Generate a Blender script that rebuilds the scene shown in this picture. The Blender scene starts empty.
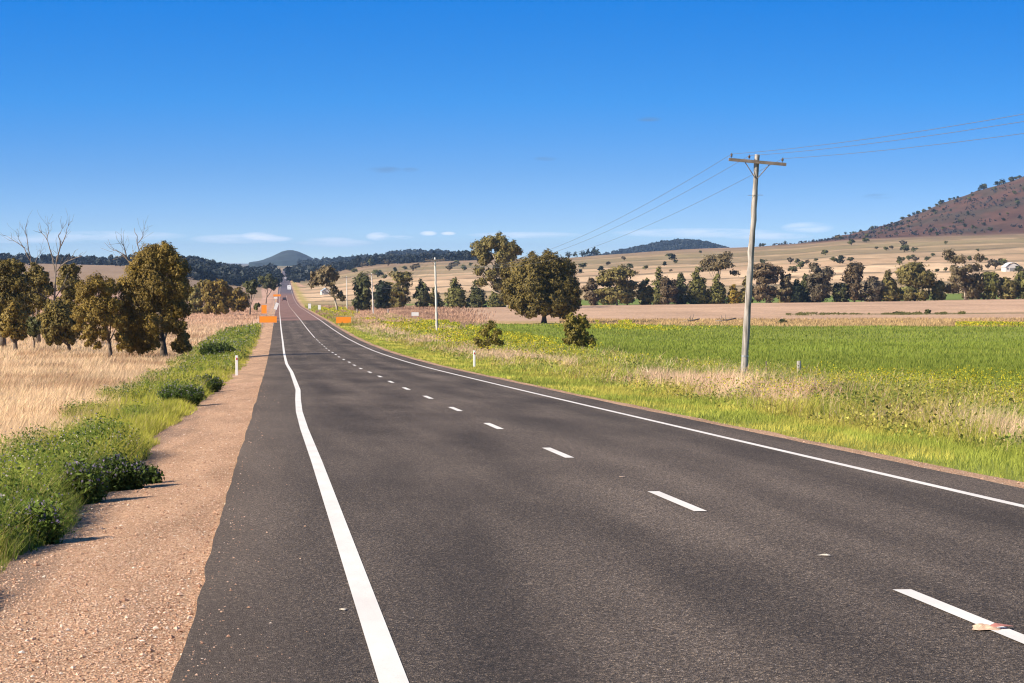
import bpy, math, random
import numpy as np
from mathutils import Vector

rng = np.random.default_rng(7)
random.seed(7)
sc = bpy.context.scene
COL = sc.collection
R = math.radians

# ------------------------------------------------------------------ camera
F = 2800.0                      # focal length in picture widths of 1024
XV, YH = 276.0, 262.0           # where the road's direction and the eye level fall
EYE = 1.77
yaw = math.atan((512 - XV) / F)
pitch = math.atan((341.5 - YH) / F)
cam = bpy.data.cameras.new('camera')
camo = bpy.data.objects.new('camera', cam)
COL.objects.link(camo)
cam.sensor_width = 36.0
cam.lens = F / 1024 * 36.0
cam.clip_start = 0.1
cam.clip_end = 60000
camo.location = (0, 0, EYE)
camo.rotation_euler = (math.pi / 2 - pitch, 0, -yaw)
sc.camera = camo
fw = np.array([math.sin(yaw) * math.cos(pitch), math.cos(yaw) * math.cos(pitch), -math.sin(pitch)])
rt = np.array([math.cos(yaw), -math.sin(yaw), 0.0])
up = np.cross(rt, fw)

def at(px, py, Y):
    """point on the line of sight through a picture position at forward distance Y"""
    d = fw + rt * (px - 512) / F + up * (341.5 - py) / F
    t = Y / d[1]
    return np.array([d[0] * t, Y, EYE + d[2] * t])

def lat(px, Y):
    return at(px, 300, Y)[0]

# ------------------------------------------------------------------ noise
def vnoise(x, y, s=0):
    x = np.asarray(x, float); y = np.asarray(y, float)
    xi = np.floor(x).astype(np.int64); yi = np.floor(y).astype(np.int64)
    xf = x - xi; yf = y - yi
    def h(a, b):
        n = (a * 374761393 + b * 668265263 + s * 1442695041) & 0xffffffff
        n = ((n ^ (n >> 13)) * 1274126177) & 0xffffffff
        n = n ^ (n >> 16)
        return (n & 0xffff) / 65535.0
    u = xf * xf * (3 - 2 * xf); v = yf * yf * (3 - 2 * yf)
    a = h(xi, yi) * (1 - u) + h(xi + 1, yi) * u
    b = h(xi, yi + 1) * (1 - u) + h(xi + 1, yi + 1) * u
    return a * (1 - v) + b * v

def fbm(x, y, s=0, o=4):
    t = 0; a = .5; n = 0
    for k in range(o):
        t = t + a * vnoise(x * 2 ** k, y * 2 ** k, s + k); n += a; a *= .5
    return t / n

def sst(a, b, x):
    t = np.clip((x - a) / (b - a), 0, 1)
    return t * t * (3 - 2 * t)

# ------------------------------------------------------------------ terrain
PK = np.array([(-400, 10.2), (-200, 5.1), (0, 0), (100, -2.54), (150, -3.75), (206, -4.92), (286, -6.22), (380, -7.32),
               (492, -8.42), (607, -9.68), (800, -11.8), (1009, -14.1), (1312, -15.9), (1757, -15.9),
               (2400, -15.0), (3280, -13.4), (5000, -9.5), (8000, -7.5), (40000, -6)])
_k = PK[:, 0]; _v = PK[:, 1]
_m = np.gradient(_v, _k)

def prof(Y):
    Y = np.clip(np.asarray(Y, float), -399, 39000)
    i = np.clip(np.searchsorted(_k, Y) - 1, 0, len(_k) - 2)
    h = _k[i + 1] - _k[i]; t = (Y - _k[i]) / h
    return ((2 * t**3 - 3 * t**2 + 1) * _v[i] + (t**3 - 2 * t**2 + t) * h * _m[i]
            + (-2 * t**3 + 3 * t**2) * _v[i + 1] + (t**3 - t**2) * h * _m[i + 1])

def bend(Y):
    return 6e-7 * np.clip(np.asarray(Y, float), 0, 5000) ** 2

CX = 4.15
def roadz(X, Y):
    d = X - bend(Y) - CX
    return prof(Y) + .005 - np.where(d < 0, .018, .003) * np.abs(d)      # the right lane is banked almost level

G_PX = [-2500, -400, 0, 190, 250, 276, 320, 440, 570, 680, 740, 800, 850, 1024, 1200, 1600, 3000]
G_PY = [262, 262, 263, 266, 272, 277, 268, 262, 258, 250, 248, 244, 239, 232, 229, 229, 240]
S_PX = [-2500, 0, 276, 320, 440, 570, 680, 740, 760, 800, 830, 860, 900, 940, 985, 1024, 1100, 1200, 1400, 1700, 2200, 3000]
S_PY = [262, 263, 276, 268, 262, 258, 250, 248, 247, 244, 239.5, 233.5, 222.5, 206.5, 189.5, 179, 158, 143, 150, 195, 235, 245]

def ground(X, Y):
    X = np.asarray(X, float); Y = np.asarray(Y, float)
    Xr = X - bend(Y)
    p = prof(Y)
    # the verges fall a little away from the road, then the paddocks climb to the right
    near = (-.10 * sst(-1.2, -2.4, Xr) - .22 * sst(-2.2, -6.5, Xr) + .45 * sst(-8, -40, Xr)
            - .05 * sst(8.9, 9.8, Xr) - .33 * sst(9.6, 15, Xr))
    tilt = sst(300, 850, Y) * .0135 * np.clip(Xr - 16, 0, 420) + sst(300, 1000, Y) * .006 * np.clip(-20 - Xr, 0, 300)
    rough = (fbm(X / 9, Y / 9, 3) - .5) * .35 * sst(10, 20, np.abs(Xr - 3.5)) + (fbm(X / 60, Y / 60, 9) - .5) * 1.0 * sst(25, 60, np.abs(Xr - 3.5)) * (1 - sst(700, 1000, Y))
    z = p + near + tilt + rough
    u = X / np.maximum(Y, 50)
    px = XV + F * u
    zg = EYE + (YH - np.interp(px, G_PX, G_PY)) * 1.0
    zs = EYE + (YH - np.interp(px, S_PX, S_PY)) * 3600 / F
    z1000 = prof(1000.) + .0135 * np.clip(u * 1000 - 16, 0, 420) + .006 * np.clip(-20 - u * 1000, 0, 300)
    t = (Y - 1000) / 1800
    far = z1000 + (zg - z1000) * np.clip(t, 0, 1)
    t2 = np.clip((Y - 2800) / 800, 0, 1)
    t2 = .7 * t2 + .3 * t2 * t2 * (3 - 2 * t2)
    far = np.where(Y > 2800, zg + (zs - zg) * t2, far)
    t3 = sst(3600, 5600, Y)
    beyond = prof(Y)
    far = np.where(Y > 3600, zs + (np.minimum(zs, beyond) - zs) * t3, far)
    far = far + (fbm(X / 90, Y / 140, 5) - .5) * 3.0 * sst(1000, 1600, Y) + (fbm(X / 35, Y / 90, 15) - .5) * 8 * sst(2900, 3500, Y) * (1 - sst(3600, 4400, Y)) * sst(780, 860, px)
    # wooded rises far behind
    far = far + 38 * np.exp(-((px - 698) / 58) ** 2) * np.exp(-((Y - 6500) / 700) ** 2)
    far = far + 22 * np.exp(-((px - 640) / 75) ** 2) * np.exp(-((Y - 6500) / 700) ** 2)
    far = far + 22 * np.exp(-((px - 425) / 75) ** 2) * np.exp(-((Y - 5600) / 600) ** 2)
    far = far + 9 * np.exp(-((px - 235) / 60) ** 2) * .1 * np.exp(-((Y - 3300) / 600) ** 2)
    z = z + (far - z) * sst(960, 1150, Y)
    # cutting along the road
    w = sst(8, 14, np.abs(Xr - CX)) * (1 - sst(700, 1000, Y)) + sst(8, 90, np.abs(Xr - CX)) * sst(700, 1000, Y)
    rz = p - .20
    shelf = (1 - sst(2.1, 2.9, np.abs(np.minimum(Xr, 0)))) * (1 - sst(8.7, 9.3, Xr))      # formed bed under gravel and seal
    return rz + (z - rz) * w + near * (1 - w) * (1 - sst(600, 900, Y)) + .10 * (1 - shelf) * (1 - w)

# ------------------------------------------------------------------ mesh helpers
def mesh(name, V, faces, col=None, mat=None, smooth=False):
    """faces: list of int arrays (M,k)"""
    me = bpy.data.meshes.new(name)
    V = np.ascontiguousarray(V, dtype=np.float32)
    me.vertices.add(len(V)); me.vertices.foreach_set('co', V.ravel())
    nl = sum(f.size for f in faces); nf = sum(len(f) for f in faces)
    me.loops.add(nl); me.polygons.add(nf)
    me.loops.foreach_set('vertex_index', np.concatenate([np.asarray(f).ravel() for f in faces]).astype(np.int32))
    tot = np.concatenate([np.full(len(f), f.shape[1]) for f in faces])
    st = np.concatenate([[0], np.cumsum(tot)[:-1]])
    me.polygons.foreach_set('loop_start', st.astype(np.int32))
    try: me.polygons.foreach_set('loop_total', tot.astype(np.int32))
    except Exception: pass
    me.polygons.foreach_set('use_smooth', np.full(nf, bool(smooth) or mat in (M.get('leaf', 0), M.get('grass', 0))))
    if col is not None:
        a = me.color_attributes.new('Col', 'FLOAT_COLOR', 'POINT')
        c = np.ones((len(V), 4), np.float32); c[:, :3] = col
        a.data.foreach_set('color', c.ravel())
    me.update(calc_edges=True)
    if mat: me.materials.append(mat)
    return me

def obj(name, me, parent=None, loc=(0, 0, 0), **props):
    o = bpy.data.objects.new(name, me)
    COL.objects.link(o)
    o.location = loc
    if parent: o.parent = parent
    for k, v in props.items(): o[k] = v
    return o

def thing(name, label, cat, loc=(0, 0, 0), group=None):
    o = bpy.data.objects.new(name, None); COL.objects.link(o)
    o.location = loc; o['label'] = label; o['category'] = cat
    o.empty_display_size = .2
    if group: o['group'] = group
    return o

class MB:
    """collects simple solids into one mesh"""
    def __init__(s): s.V = []; s.f4 = []; s.f3 = []; s.n = 0
    def add(s, V, q=None, t=None):
        V = np.asarray(V, float)
        if q is not None and len(q): s.f4.append(np.asarray(q) + s.n)
        if t is not None and len(t): s.f3.append(np.asarray(t) + s.n)
        s.V.append(V); s.n += len(V)
    def box(s, c, d, rot=0.0, bev=.0):
        c = np.array(c, float); h = np.array(d, float) / 2
        b = min(bev, h.min() * .9)
        if b <= 0:
            P = np.array([(x, y, z) for z in (-1, 1) for y in (-1, 1) for x in (-1, 1)]) * h
            q = [(0, 2, 3, 1), (4, 5, 7, 6), (0, 1, 5, 4), (2, 6, 7, 3), (0, 4, 6, 2), (1, 3, 7, 5)]
        else:
            P = []; q = []
            xs = [(-h[0] + b, -h[1]), (h[0] - b, -h[1]), (h[0], -h[1] + b), (h[0], h[1] - b), (h[0] - b, h[1]), (-h[0] + b, h[1]), (-h[0], h[1] - b), (-h[0], -h[1] + b)]
            for z, k in ((-h[2], 1 - b / max(h[0], h[1])), (-h[2] + b, 1), (h[2] - b, 1), (h[2], 1 - b / max(h[0], h[1]))):
                for x, y in xs: P.append((x * k, y * k, z))
            for r in range(3):
                for i in range(8):
                    j = (i + 1) % 8; q.append((r * 8 + i, r * 8 + j, r * 8 + 8 + j, r * 8 + 8 + i))
            P = np.array(P)
            for r, o_ in ((0, -1), (24, 1)):
                f = [(0, 1, 2, 3), (0, 3, 4, 7), (4, 5, 6, 7)]
                for a in f: q.append(tuple(r + (x if o_ > 0 else a[3 - k_]) for k_, x in enumerate(a)))
        ca, sa = math.cos(rot), math.sin(rot)
        P = np.stack([P[:, 0] * ca - P[:, 1] * sa, P[:, 0] * sa + P[:, 1] * ca, P[:, 2]], 1) + c
        s.add(P, q)
    def tube(s, pts, rad, n=8, cap=True):
        pts = np.asarray(pts, float); rad = np.broadcast_to(np.asarray(rad, float), (len(pts),))
        T = np.gradient(pts, axis=0); T /= np.linalg.norm(T, axis=1)[:, None] + 1e-9
        a0 = np.array([0, 0, 1.]) if abs(T[0][2]) < .9 else np.array([1., 0, 0])
        V = []
        for p, t, r in zip(pts, T, rad):
            u = np.cross(t, a0); u /= np.linalg.norm(u) + 1e-9; v = np.cross(t, u)
            an = np.arange(n) * 2 * math.pi / n
            V.append(p + r * (np.cos(an)[:, None] * u + np.sin(an)[:, None] * v))
        m = len(pts); q = []
        for k in range(m - 1):
            for i in range(n):
                j = (i + 1) % n
                q.append((k * n + i, k * n + j, (k + 1) * n + j, (k + 1) * n + i))
        V = np.concatenate(V); t = []
        if cap:
            V = np.concatenate([V, pts[:1], pts[-1:]])
            for i in range(n):
                j = (i + 1) % n
                t.append((m * n, j, i)); t.append((m * n + 1, (m - 1) * n + i, (m - 1) * n + j))
        s.add(V, q, t)
    def build(s, name, mat, parent=None, smooth=False, col=None, **props):
        fs = [np.concatenate(x) for x in (s.f4, s.f3) if x]
        return obj(name, mesh(name, np.concatenate(s.V), fs, col, mat, smooth), parent, **props)
    def me(s, name, mat, smooth=False, col=None):
        fs = [np.concatenate(x) for x in (s.f4, s.f3) if x]
        return mesh(name, np.concatenate(s.V), fs, col, mat, smooth)

# ------------------------------------------------------------------ materials
def newmat(name):
    m = bpy.data.materials.new(name); m.use_nodes = True
    nt = m.node_tree; b = nt.nodes['Principled BSDF']
    return m, nt, b

def N(nt, typ, **kw):
    n = nt.nodes.new(typ)
    for k, v in kw.items():
        if k in n.inputs.keys(): n.inputs[k].default_value = v
        else: setattr(n, k, v)
    return n

def mathn(nt, op, a, b=None, clamp=False):
    n = nt.nodes.new('ShaderNodeMath'); n.operation = op; n.use_clamp = clamp
    for i, x in enumerate((a, b)):
        if x is None: continue
        if isinstance(x, (int, float)): n.inputs[i].default_value = x
        else: nt.links.new(x, n.inputs[i])
    return n.outputs[0]

def mixc(nt, fac, a, b, mode='MIX'):
    n = nt.nodes.new('ShaderNodeMix'); n.data_type = 'RGBA'; n.blend_type = mode
    for sock, x in ((n.inputs[0], fac), (n.inputs[6], a), (n.inputs[7], b)):
        if isinstance(x, (int, float)): sock.default_value = x
        elif isinstance(x, tuple): sock.default_value = (*x, 1)
        else: nt.links.new(x, sock)
    return n.outputs[2]

def ramp(nt, fac, stops, interp='LINEAR'):
    n = nt.nodes.new('ShaderNodeValToRGB'); n.color_ramp.interpolation = interp
    e = n.color_ramp.elements
    while len(e) < len(stops): e.new(.5)
    for k, (p, c) in enumerate(stops):
        e[k].position = p; e[k].color = (*c, 1) if isinstance(c, tuple) else (c, c, c, 1)
    nt.links.new(fac, n.inputs[0])
    return n.outputs[0]

def objpos(nt, scale=(1, 1, 1)):
    g = nt.nodes.new('ShaderNodeNewGeometry')
    mp = nt.nodes.new('ShaderNodeMapping'); mp.inputs['Scale'].default_value = scale
    nt.links.new(g.outputs['Position'], mp.inputs['Vector'])
    return mp.outputs[0]

def noise(nt, vec, scale, detail=4, rough=.6):
    n = N(nt, 'ShaderNodeTexNoise', Scale=scale, Detail=detail, Roughness=rough)
    nt.links.new(vec, n.inputs['Vector'])
    return n.outputs['Fac']

def bump(nt, b, h, strength, dist):
    n = N(nt, 'ShaderNodeBump', Strength=strength, Distance=dist)
    nt.links.new(h, n.inputs['Height']); nt.links.new(n.outputs[0], b.inputs['Normal'])

def foliage_mat(name, transl=.25, rough=.6, spec=.25):
    m, nt, b = newmat(name)
    a = N(nt, 'ShaderNodeAttribute', attribute_name='Col')
    nt.links.new(a.outputs['Color'], b.inputs['Base Color'])
    b.inputs['Roughness'].default_value = rough
    b.inputs['Specular IOR Level'].default_value = spec
    tr = nt.nodes.new('ShaderNodeBsdfTranslucent'); nt.links.new(a.outputs['Color'], tr.inputs['Color'])
    mx = nt.nodes.new('ShaderNodeMixShader'); mx.inputs[0].default_value = transl
    nt.links.new(b.outputs[0], mx.inputs[1]); nt.links.new(tr.outputs[0], mx.inputs[2])
    nt.links.new(mx.outputs[0], nt.nodes['Material Output'].inputs['Surface'])
    return m

def plain(name, c, rough=.6, metal=0., var=.25, scale=6., bmp=0., stretch=(1, 1, 1)):
    m, nt, b = newmat(name)
    tc = nt.nodes.new('ShaderNodeTexCoord')
    mp = nt.nodes.new('ShaderNodeMapping'); mp.inputs['Scale'].default_value = stretch
    nt.links.new(tc.outputs['Object'], mp.inputs['Vector'])
    f = noise(nt, mp.outputs[0], scale, 5, .6)
    lo = tuple(x * (1 - var) for x in c); hi = tuple(min(1, x * (1 + var)) for x in c)
    nt.links.new(ramp(nt, f, [(.3, lo), (.7, hi)]), b.inputs['Base Color'])
    b.inputs['Roughness'].default_value = rough; b.inputs['Metallic'].default_value = metal
    if bmp: bump(nt, b, f, .6, bmp)
    return m

M = {}
M['leaf'] = foliage_mat('tree_leaves', .22, .6, .25)
M['grass'] = foliage_mat('grass_blades', .42, .7, .15)
M['bark'] = plain('grey_bark', (.13, .10, .075), .9, 0, .5, 3, .02, (1, 1, .3))
M['palebark'] = plain('pale_bark', (.42, .36, .28), .85, 0, .4, 2, .02, (1, 1, .4))
M['deadwood'] = plain('dead_wood', (.17, .14, .115), .9, 0, .4, 3, .01, (1, 1, .3))
M['white'] = plain('white_paint', (.78, .77, .74), .55, 0, .06, 4)
M['orange'] = plain('orange_sheeting', (.88, .27, .012), .8, 0, .03, 4)
M['black'] = plain('black_plastic', (.02, .02, .022), .5, 0, .2, 4)
M['steel'] = plain('galvanised_steel', (.4, .41, .42), .45, .7, .2, 5)
M['red'] = plain('red_reflector', (.5, .02, .015), .3, 0, .1, 6)
M['wire'] = plain('wire_aluminium', (.13, .135, .15), .7, 0, .1, 3)
M['ceramic'] = plain('brown_ceramic', (.05, .03, .025), .25, 0, .2, 5)

def ground_mat():
    m, nt, b = newmat('paddock_ground')
    a = N(nt, 'ShaderNodeAttribute', attribute_name='Col')
    p1 = objpos(nt, (1, .35, 1))
    n1 = noise(nt, p1, 1.6, 8, .7)
    n2 = noise(nt, objpos(nt, (1, .22, 1)), .06, 6, .65)
    v1 = ramp(nt, n1, [(.25, .62), (.75, 1.32)])
    v2 = ramp(nt, n2, [(.3, .82), (.7, 1.16)])
    c = mixc(nt, 1.0, a.outputs['Color'], v1, 'MULTIPLY')
    c = mixc(nt, 1.0, c, v2, 'MULTIPLY')
    nt.links.new(c, b.inputs['Base Color'])
    b.inputs['Roughness'].default_value = .95; b.inputs['Specular IOR Level'].default_value = .1
    bump(nt, b, n1, .8, .12)
    return m

def asphalt_mat():
    m, nt, b = newmat('asphalt_seal')
    g = nt.nodes.new('ShaderNodeNewGeometry')
    sep = nt.nodes.new('ShaderNodeSeparateXYZ'); nt.links.new(g.outputs['Position'], sep.inputs[0])
    P = objpos(nt)
    vor = N(nt, 'ShaderNodeTexVoronoi', Scale=110.); nt.links.new(objpos(nt, (1, .45, 1)), vor.inputs['Vector'])
    vsep = nt.nodes.new('ShaderNodeSeparateColor'); nt.links.new(vor.outputs['Color'], vsep.inputs[0])
    stones = ramp(nt, vsep.outputs[0], [(0, (.032, .026, .019)), (.4, (.084, .069, .053)), (.75, (.146, .120, .092)), (.92, (.22, .178, .132)), (1, (.38, .32, .245))])
    tint = ramp(nt, vsep.outputs[1], [(0, (.9, .9, 1.0)), (1, (1.12, 1.02, .92))])
    c = mixc(nt, 1.0, stones, tint, 'MULTIPLY')
    fine = noise(nt, objpos(nt, (1, .5, 1)), 30, 6, .8)
    c = mixc(nt, 1.0, c, ramp(nt, fine, [(.3, .5), (.7, 1.48)]), 'MULTIPLY')
    # worn wheel tracks and patchy binder, long along the road
    w = noise(nt, objpos(nt, (1.1, .07, 1)), .9, 4, .55)
    c = mixc(nt, 1.0, c, ramp(nt, w, [(.3, .72), (.7, 1.26)]), 'MULTIPLY')
    w2 = noise(nt, objpos(nt, (.35, .10, 1)), .8, 3, .5)
    c = mixc(nt, 1.0, c, ramp(nt, w2, [(.35, .76), (.65, 1.18)]), 'MULTIPLY')
    for x0, wd, k in ((1.45, .45, .80), (3.15, .5, .82), (5.35, .5, .76), (6.95, .45, .78)):
        dx = mathn(nt, 'ABSOLUTE', mathn(nt, 'SUBTRACT', sep.outputs[0], x0))
        nn = mathn(nt, 'ADD', dx, mathn(nt, 'MULTIPLY', mathn(nt, 'SUBTRACT', w, .5), .7))
        mask = nt.nodes.new('ShaderNodeMapRange'); mask.interpolation_type = 'SMOOTHSTEP'
        nt.links.new(nn, mask.inputs[0]); mask.inputs[1].default_value = wd + .15; mask.inputs[2].default_value = .05
        mask.inputs[3].default_value = 1; mask.inputs[4].default_value = k
        c = mixc(nt, 1.0, c, mask.outputs[0], 'MULTIPLY')
    # dusty outer edge near gravel
    dl = nt.nodes.new('ShaderNodeMapRange'); nt.links.new(mathn(nt, 'ADD', sep.outputs[0], mathn(nt, 'MULTIPLY', mathn(nt, 'SUBTRACT', w, .5), .5)), dl.inputs[0])
    dl.inputs[1].default_value = .35; dl.inputs[2].default_value = -.65; dl.inputs[3].default_value = 0; dl.inputs[4].default_value = .32
    c = mixc(nt, dl.outputs[0], c, (.16, .12, .085))
    # beyond 490 m the seal is an older red-brown one, greyer again further on
    y = sep.outputs[1]
    s1 = nt.nodes.new('ShaderNodeMapRange'); nt.links.new(y, s1.inputs[0]); s1.inputs[1].default_value = 489; s1.inputs[2].default_value = 491
    old = mixc(nt, 1.0, ramp(nt, w, [(.2, (.185, .105, .082)), (.8, (.27, .155, .12))]), ramp(nt, fine, [(.3, .85), (.7, 1.15)]), 'MULTIPLY')
    c = mixc(nt, s1.outputs[0], c, old)
    s2 = nt.nodes.new('ShaderNodeMapRange'); nt.links.new(y, s2.inputs[0]); s2.inputs[1].default_value = 1500; s2.inputs[2].default_value = 1650
    c = mixc(nt, s2.outputs[0], c, (.13, .105, .115))
    # a dark patch of new binder just past the joint
    pa = mathn(nt, 'MULTIPLY', mathn(nt, 'LESS_THAN', mathn(nt, 'ABSOLUTE', mathn(nt, 'SUBTRACT', y, 535)), 9), mathn(nt, 'LESS_THAN', sep.outputs[0], 4.2))
    c = mixc(nt, mathn(nt, 'MULTIPLY', pa, .75), c, (.07, .05, .045))
    nt.links.new(c, b.inputs['Base Color'])
    b.inputs['Roughness'].default_value = .85; b.inputs['Specular IOR Level'].default_value = .2
    h = mathn(nt, 'ADD', vor.outputs['Distance'], mathn(nt, 'MULTIPLY', fine, .6))
    bump(nt, b, h, .55, .012)
    return m

def gravel_mat():
    m, nt, b = newmat('gravel_shoulder')
    P = objpos(nt)
    vor = N(nt, 'ShaderNodeTexVoronoi', Scale=55.); nt.links.new(P, vor.inputs['Vector'])
    vs = nt.nodes.new('ShaderNodeSeparateColor'); nt.links.new(vor.outputs['Color'], vs.inputs[0])
    st = ramp(nt, vs.outputs[0], [(0, (.30, .165, .095)), (.5, (.57, .345, .205)), (.85, (.69, .445, .28)), (1, (.80, .63, .47))])
    fine = noise(nt, P, 16, 7, .75)
    c = mixc(nt, 1.0, st, ramp(nt, fine, [(.3, .68), (.7, 1.2)]), 'MULTIPLY')
    big = noise(nt, objpos(nt, (1.2, .14, 1)), 1.1, 5, .6)
    c = mixc(nt, 1.0, c, ramp(nt, big, [(.3, .68), (.7, 1.14)]), 'MULTIPLY')
    g = nt.nodes.new('ShaderNodeNewGeometry'); sep = nt.nodes.new('ShaderNodeSeparateXYZ'); nt.links.new(g.outputs['Position'], sep.inputs[0])
    xx = mathn(nt, 'ADD', sep.outputs[0], mathn(nt, 'MULTIPLY', mathn(nt, 'SUBTRACT', big, .5), 1.6))
    mr = nt.nodes.new('ShaderNodeMapRange'); mr.interpolation_type = 'SMOOTHSTEP'; nt.links.new(xx, mr.inputs[0])
    mr.inputs[1].default_value = -1.6; mr.inputs[2].default_value = -2.3; mr.inputs[3].default_value = 0; mr.inputs[4].default_value = .7
    dirt = mixc(nt, 1.0, (.25, .175, .13), ramp(nt, fine, [(.3, .6), (.7, 1.3)]), 'MULTIPLY')
    c = mixc(nt, mr.outputs[0], c, dirt)
    nt.links.new(c, b.inputs['Base Color'])
    b.inputs['Roughness'].default_value = .95; b.inputs['Specular IOR Level'].default_value = .12
    bump(nt, b, mathn(nt, 'ADD', mathn(nt, 'MULTIPLY', vor.outputs['Distance'], -1.), fine), .7, .025)
    return m

def paint_mat():
    m, nt, b = newmat('road_paint')
    P = objpos(nt)
    n1 = noise(nt, P, 26, 6, .75); n2 = noise(nt, objpos(nt, (1, .25, 1)), 3, 4, .6)
    c = mixc(nt, 1.0, (.80, .755, .68), ramp(nt, n2, [(.3, .86), (.7, 1.03)]), 'MULTIPLY')
    c = mixc(nt, ramp(nt, n1, [(.62, 0.), (.74, .7)]), c, (.2, .17, .15))
    g = nt.nodes.new('ShaderNodeNewGeometry'); sep = nt.nodes.new('ShaderNodeSeparateXYZ'); nt.links.new(g.outputs['Position'], sep.inputs[0])
    mr = nt.nodes.new('ShaderNodeMapRange'); nt.links.new(sep.outputs[1], mr.inputs[0]); mr.inputs[1].default_value = 480; mr.inputs[2].default_value = 760
    c = mixc(nt, mathn(nt, 'MULTIPLY', mr.outputs[0], .65), c, (.55, .36, .26))
    nt.links.new(c, b.inputs['Base Color']); b.inputs['Roughness'].default_value = .7
    bump(nt, b, n1, .35, .006)
    return m

M['ground'] = ground_mat(); M['asphalt'] = asphalt_mat(); M['gravel'] = gravel_mat(); M['paint'] = paint_mat()

# ------------------------------------------------------------------ zone colours of the paddocks
DRY = np.array((.56, .40, .27)); PINK = np.array((.45, .27, .18)); GREEN = np.array((.19, .22, .04)); VERGE = np.array((.24, .27, .055))
TANW = np.array((.52, .36, .20))

def left_green_edge(Y):
    """lateral position where the green roadside weeds give way to dry grass"""
    return -3.3 - .9 * fbm(Y / 13., Y * 0, 31, 3) - .012 * np.clip(Y, 0, 260) * (1 - sst(360, 480, Y))

def field_edge(Y):
    return 24.0 + 0 * Y

def zone_colour(X, Y):
    n = len(X); c = np.empty((n, 3)); Xr = X - bend(Y)
    px = XV + F * X / np.maximum(Y, 30)
    big = fbm(X / 40, Y / 90, 51)[:, None]
    c[:] = DRY * (.9 + .25 * big)
    # pinkish grass further off on the left
    k = sst(300, 700, Y)[:, None] * (Xr < 3.5)[:, None]
    c[:] = c * (1 - k) + (PINK * 1.08 + .06 * big) * k
    # left green strip
    le = left_green_edge(Y)
    k = (sst(0, .8, Xr - le) * (Xr < 2) * (1 - sst(300, 420, Y)))[:, None]
    c[:] = c * (1 - k) + np.array((.15, .17, .04)) * k
    # right verge
    r = (Xr > 8)
    vn = fbm(X / 3.5, Y / 9, 61)[:, None]
    vc = VERGE * (.7 + .6 * vn)
    kp = (sst(.5, .62, fbm(X / 4, Y / 22, 71)) * sst(10.5, 12.5, Xr))[:, None]
    vc = vc * (1 - kp) + TANW * .8 * kp
    kfar = sst(350, 520, Y)[:, None]
    vc = vc * (1 - kfar) + (PINK * 1.1 * (.8 + .5 * vn)) * kfar
    c[r] = vc[r]
    # crop, headland, ploughed field, green strip, stripes
    f = Xr > 23.5
    fy = 455 - .10 * (np.clip(px, 400, 1100) - 560)      # far edge of the crop
    crop = f & (Y < fy)
    c[crop] = (GREEN * (.85 + .4 * fbm(X / 12, Y / 30, 81)[:, None]))[crop]
    hl = f & (Y >= fy) & (Y < fy + 60)
    c[hl] = (np.array((.44, .31, .15)) * (.85 + .3 * vn))[hl]
    pl = f & (Y >= fy + 25) & (Y < 885)
    k = (sst(0, 30, Y - fy - 25) * pl)[:, None]
    furrow = .9 + .2 * vnoise(X / 200, Y / 9., 4)[:, None]
    c[:] = c * (1 - k) + np.array((.50, .33, .215)) * furrow * (.92 + .16 * big) * k
    w = np.exp(-((Y - (575 - .12 * (px - 900))) / 10) ** 2) * sst(760, 840, px) * (Xr > 24)
    c[:] = c * (1 - .8 * w[:, None]) + np.array((.13, .12, .045)) * .8 * w[:, None]
    right = px > 289 + 22 * fbm(px * 0, Y / 120, 113)
    gs = right & (Y >= 885) & (Y < 1060) & (Xr > 24)
    c[gs] = np.array((.17, .22, .05))
    gy = right & (Y > 640) & (Y < 1000) & (Xr > 9) & (px < 350)
    c[gy] = np.array((.38, .33, .07))
    # striped slope, contour banks
    blk = np.floor((px + 25 * np.sin(Y / 330.)) / 150.).astype(int)
    hs = vnoise(blk + .0, np.floor(Y / 420.) + .0, 17)
    t = (Y - 1000) / 1800 + .030 * (hs - .5) + .05 * (fbm(px / 55., Y / 900, 92) - .5) + .035 * (fbm(px / 260., Y / 900, 91) - .5) + .00004 * (px - 700)
    B = [(.03, (.24, .20, .09)), (.10, (.36, .27, .15)), (.115, (.13, .11, .07)), (.20, (.60, .42, .27)), (.215, (.15, .115, .08)),
         (.31, (.62, .44, .29)), (.325, (.20, .15, .10)), (.40, (.46, .31, .20)), (.43, (.30, .23, .14)), (.50, (.55, .385, .245)),
         (.52, (.19, .155, .10)), (.60, (.34, .26, .155)), (.66, (.50, .35, .215)), (.69, (.26, .21, .12)), (.78, (.33, .265, .145)),
         (.82, (.47, .33, .20)), (.90, (.30, .225, .135)), (.94, (.40, .27, .18)), (1.2, (.33, .23, .15))]
    st = right & (Y >= 1060) & (Y < 3700)
    lo = -9
    for hi, col in B:
        s_ = st & (t >= lo) & (t < hi); c[s_] = col; lo = hi
    c[st] = (c[st] * .75 + .25 * np.array((.42, .31, .18))) * (.78 + .44 * fbm(px / 25, Y / 40, 95))[st][:, None] * (.88 + .24 * hs)[st][:, None] * (1.10 - .34 * sst(.30, .75, t))[st][:, None] * np.array((1.02, 1.0, .94))
    # the stony red-brown hill
    k = (sst(2600, 2850, Y + 120 * (fbm(px / 60, Y / 500, 99) - .5)) * sst(715, 840, px) * (Y < 5500))[:, None]
    hn = fbm(X / 60, Y / 60, 103)[:, None]; hn2 = fbm(X / 14, Y / 30, 107)[:, None]
    hill = np.array((.118, .060, .040)) * (.55 + .9 * hn2) * (1 - sst(.45, .65, hn)) + np.array((.078, .056, .037)) * (.6 + .8 * hn2) * sst(.45, .65, hn)
    c[:] = c * (1 - k) + hill * k
    k = (np.exp(-((Xr - 11.5) / 2.2) ** 2) * sst(650, 800, Y) * (1 - sst(2300, 2800, Y)))[:, None]
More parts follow.
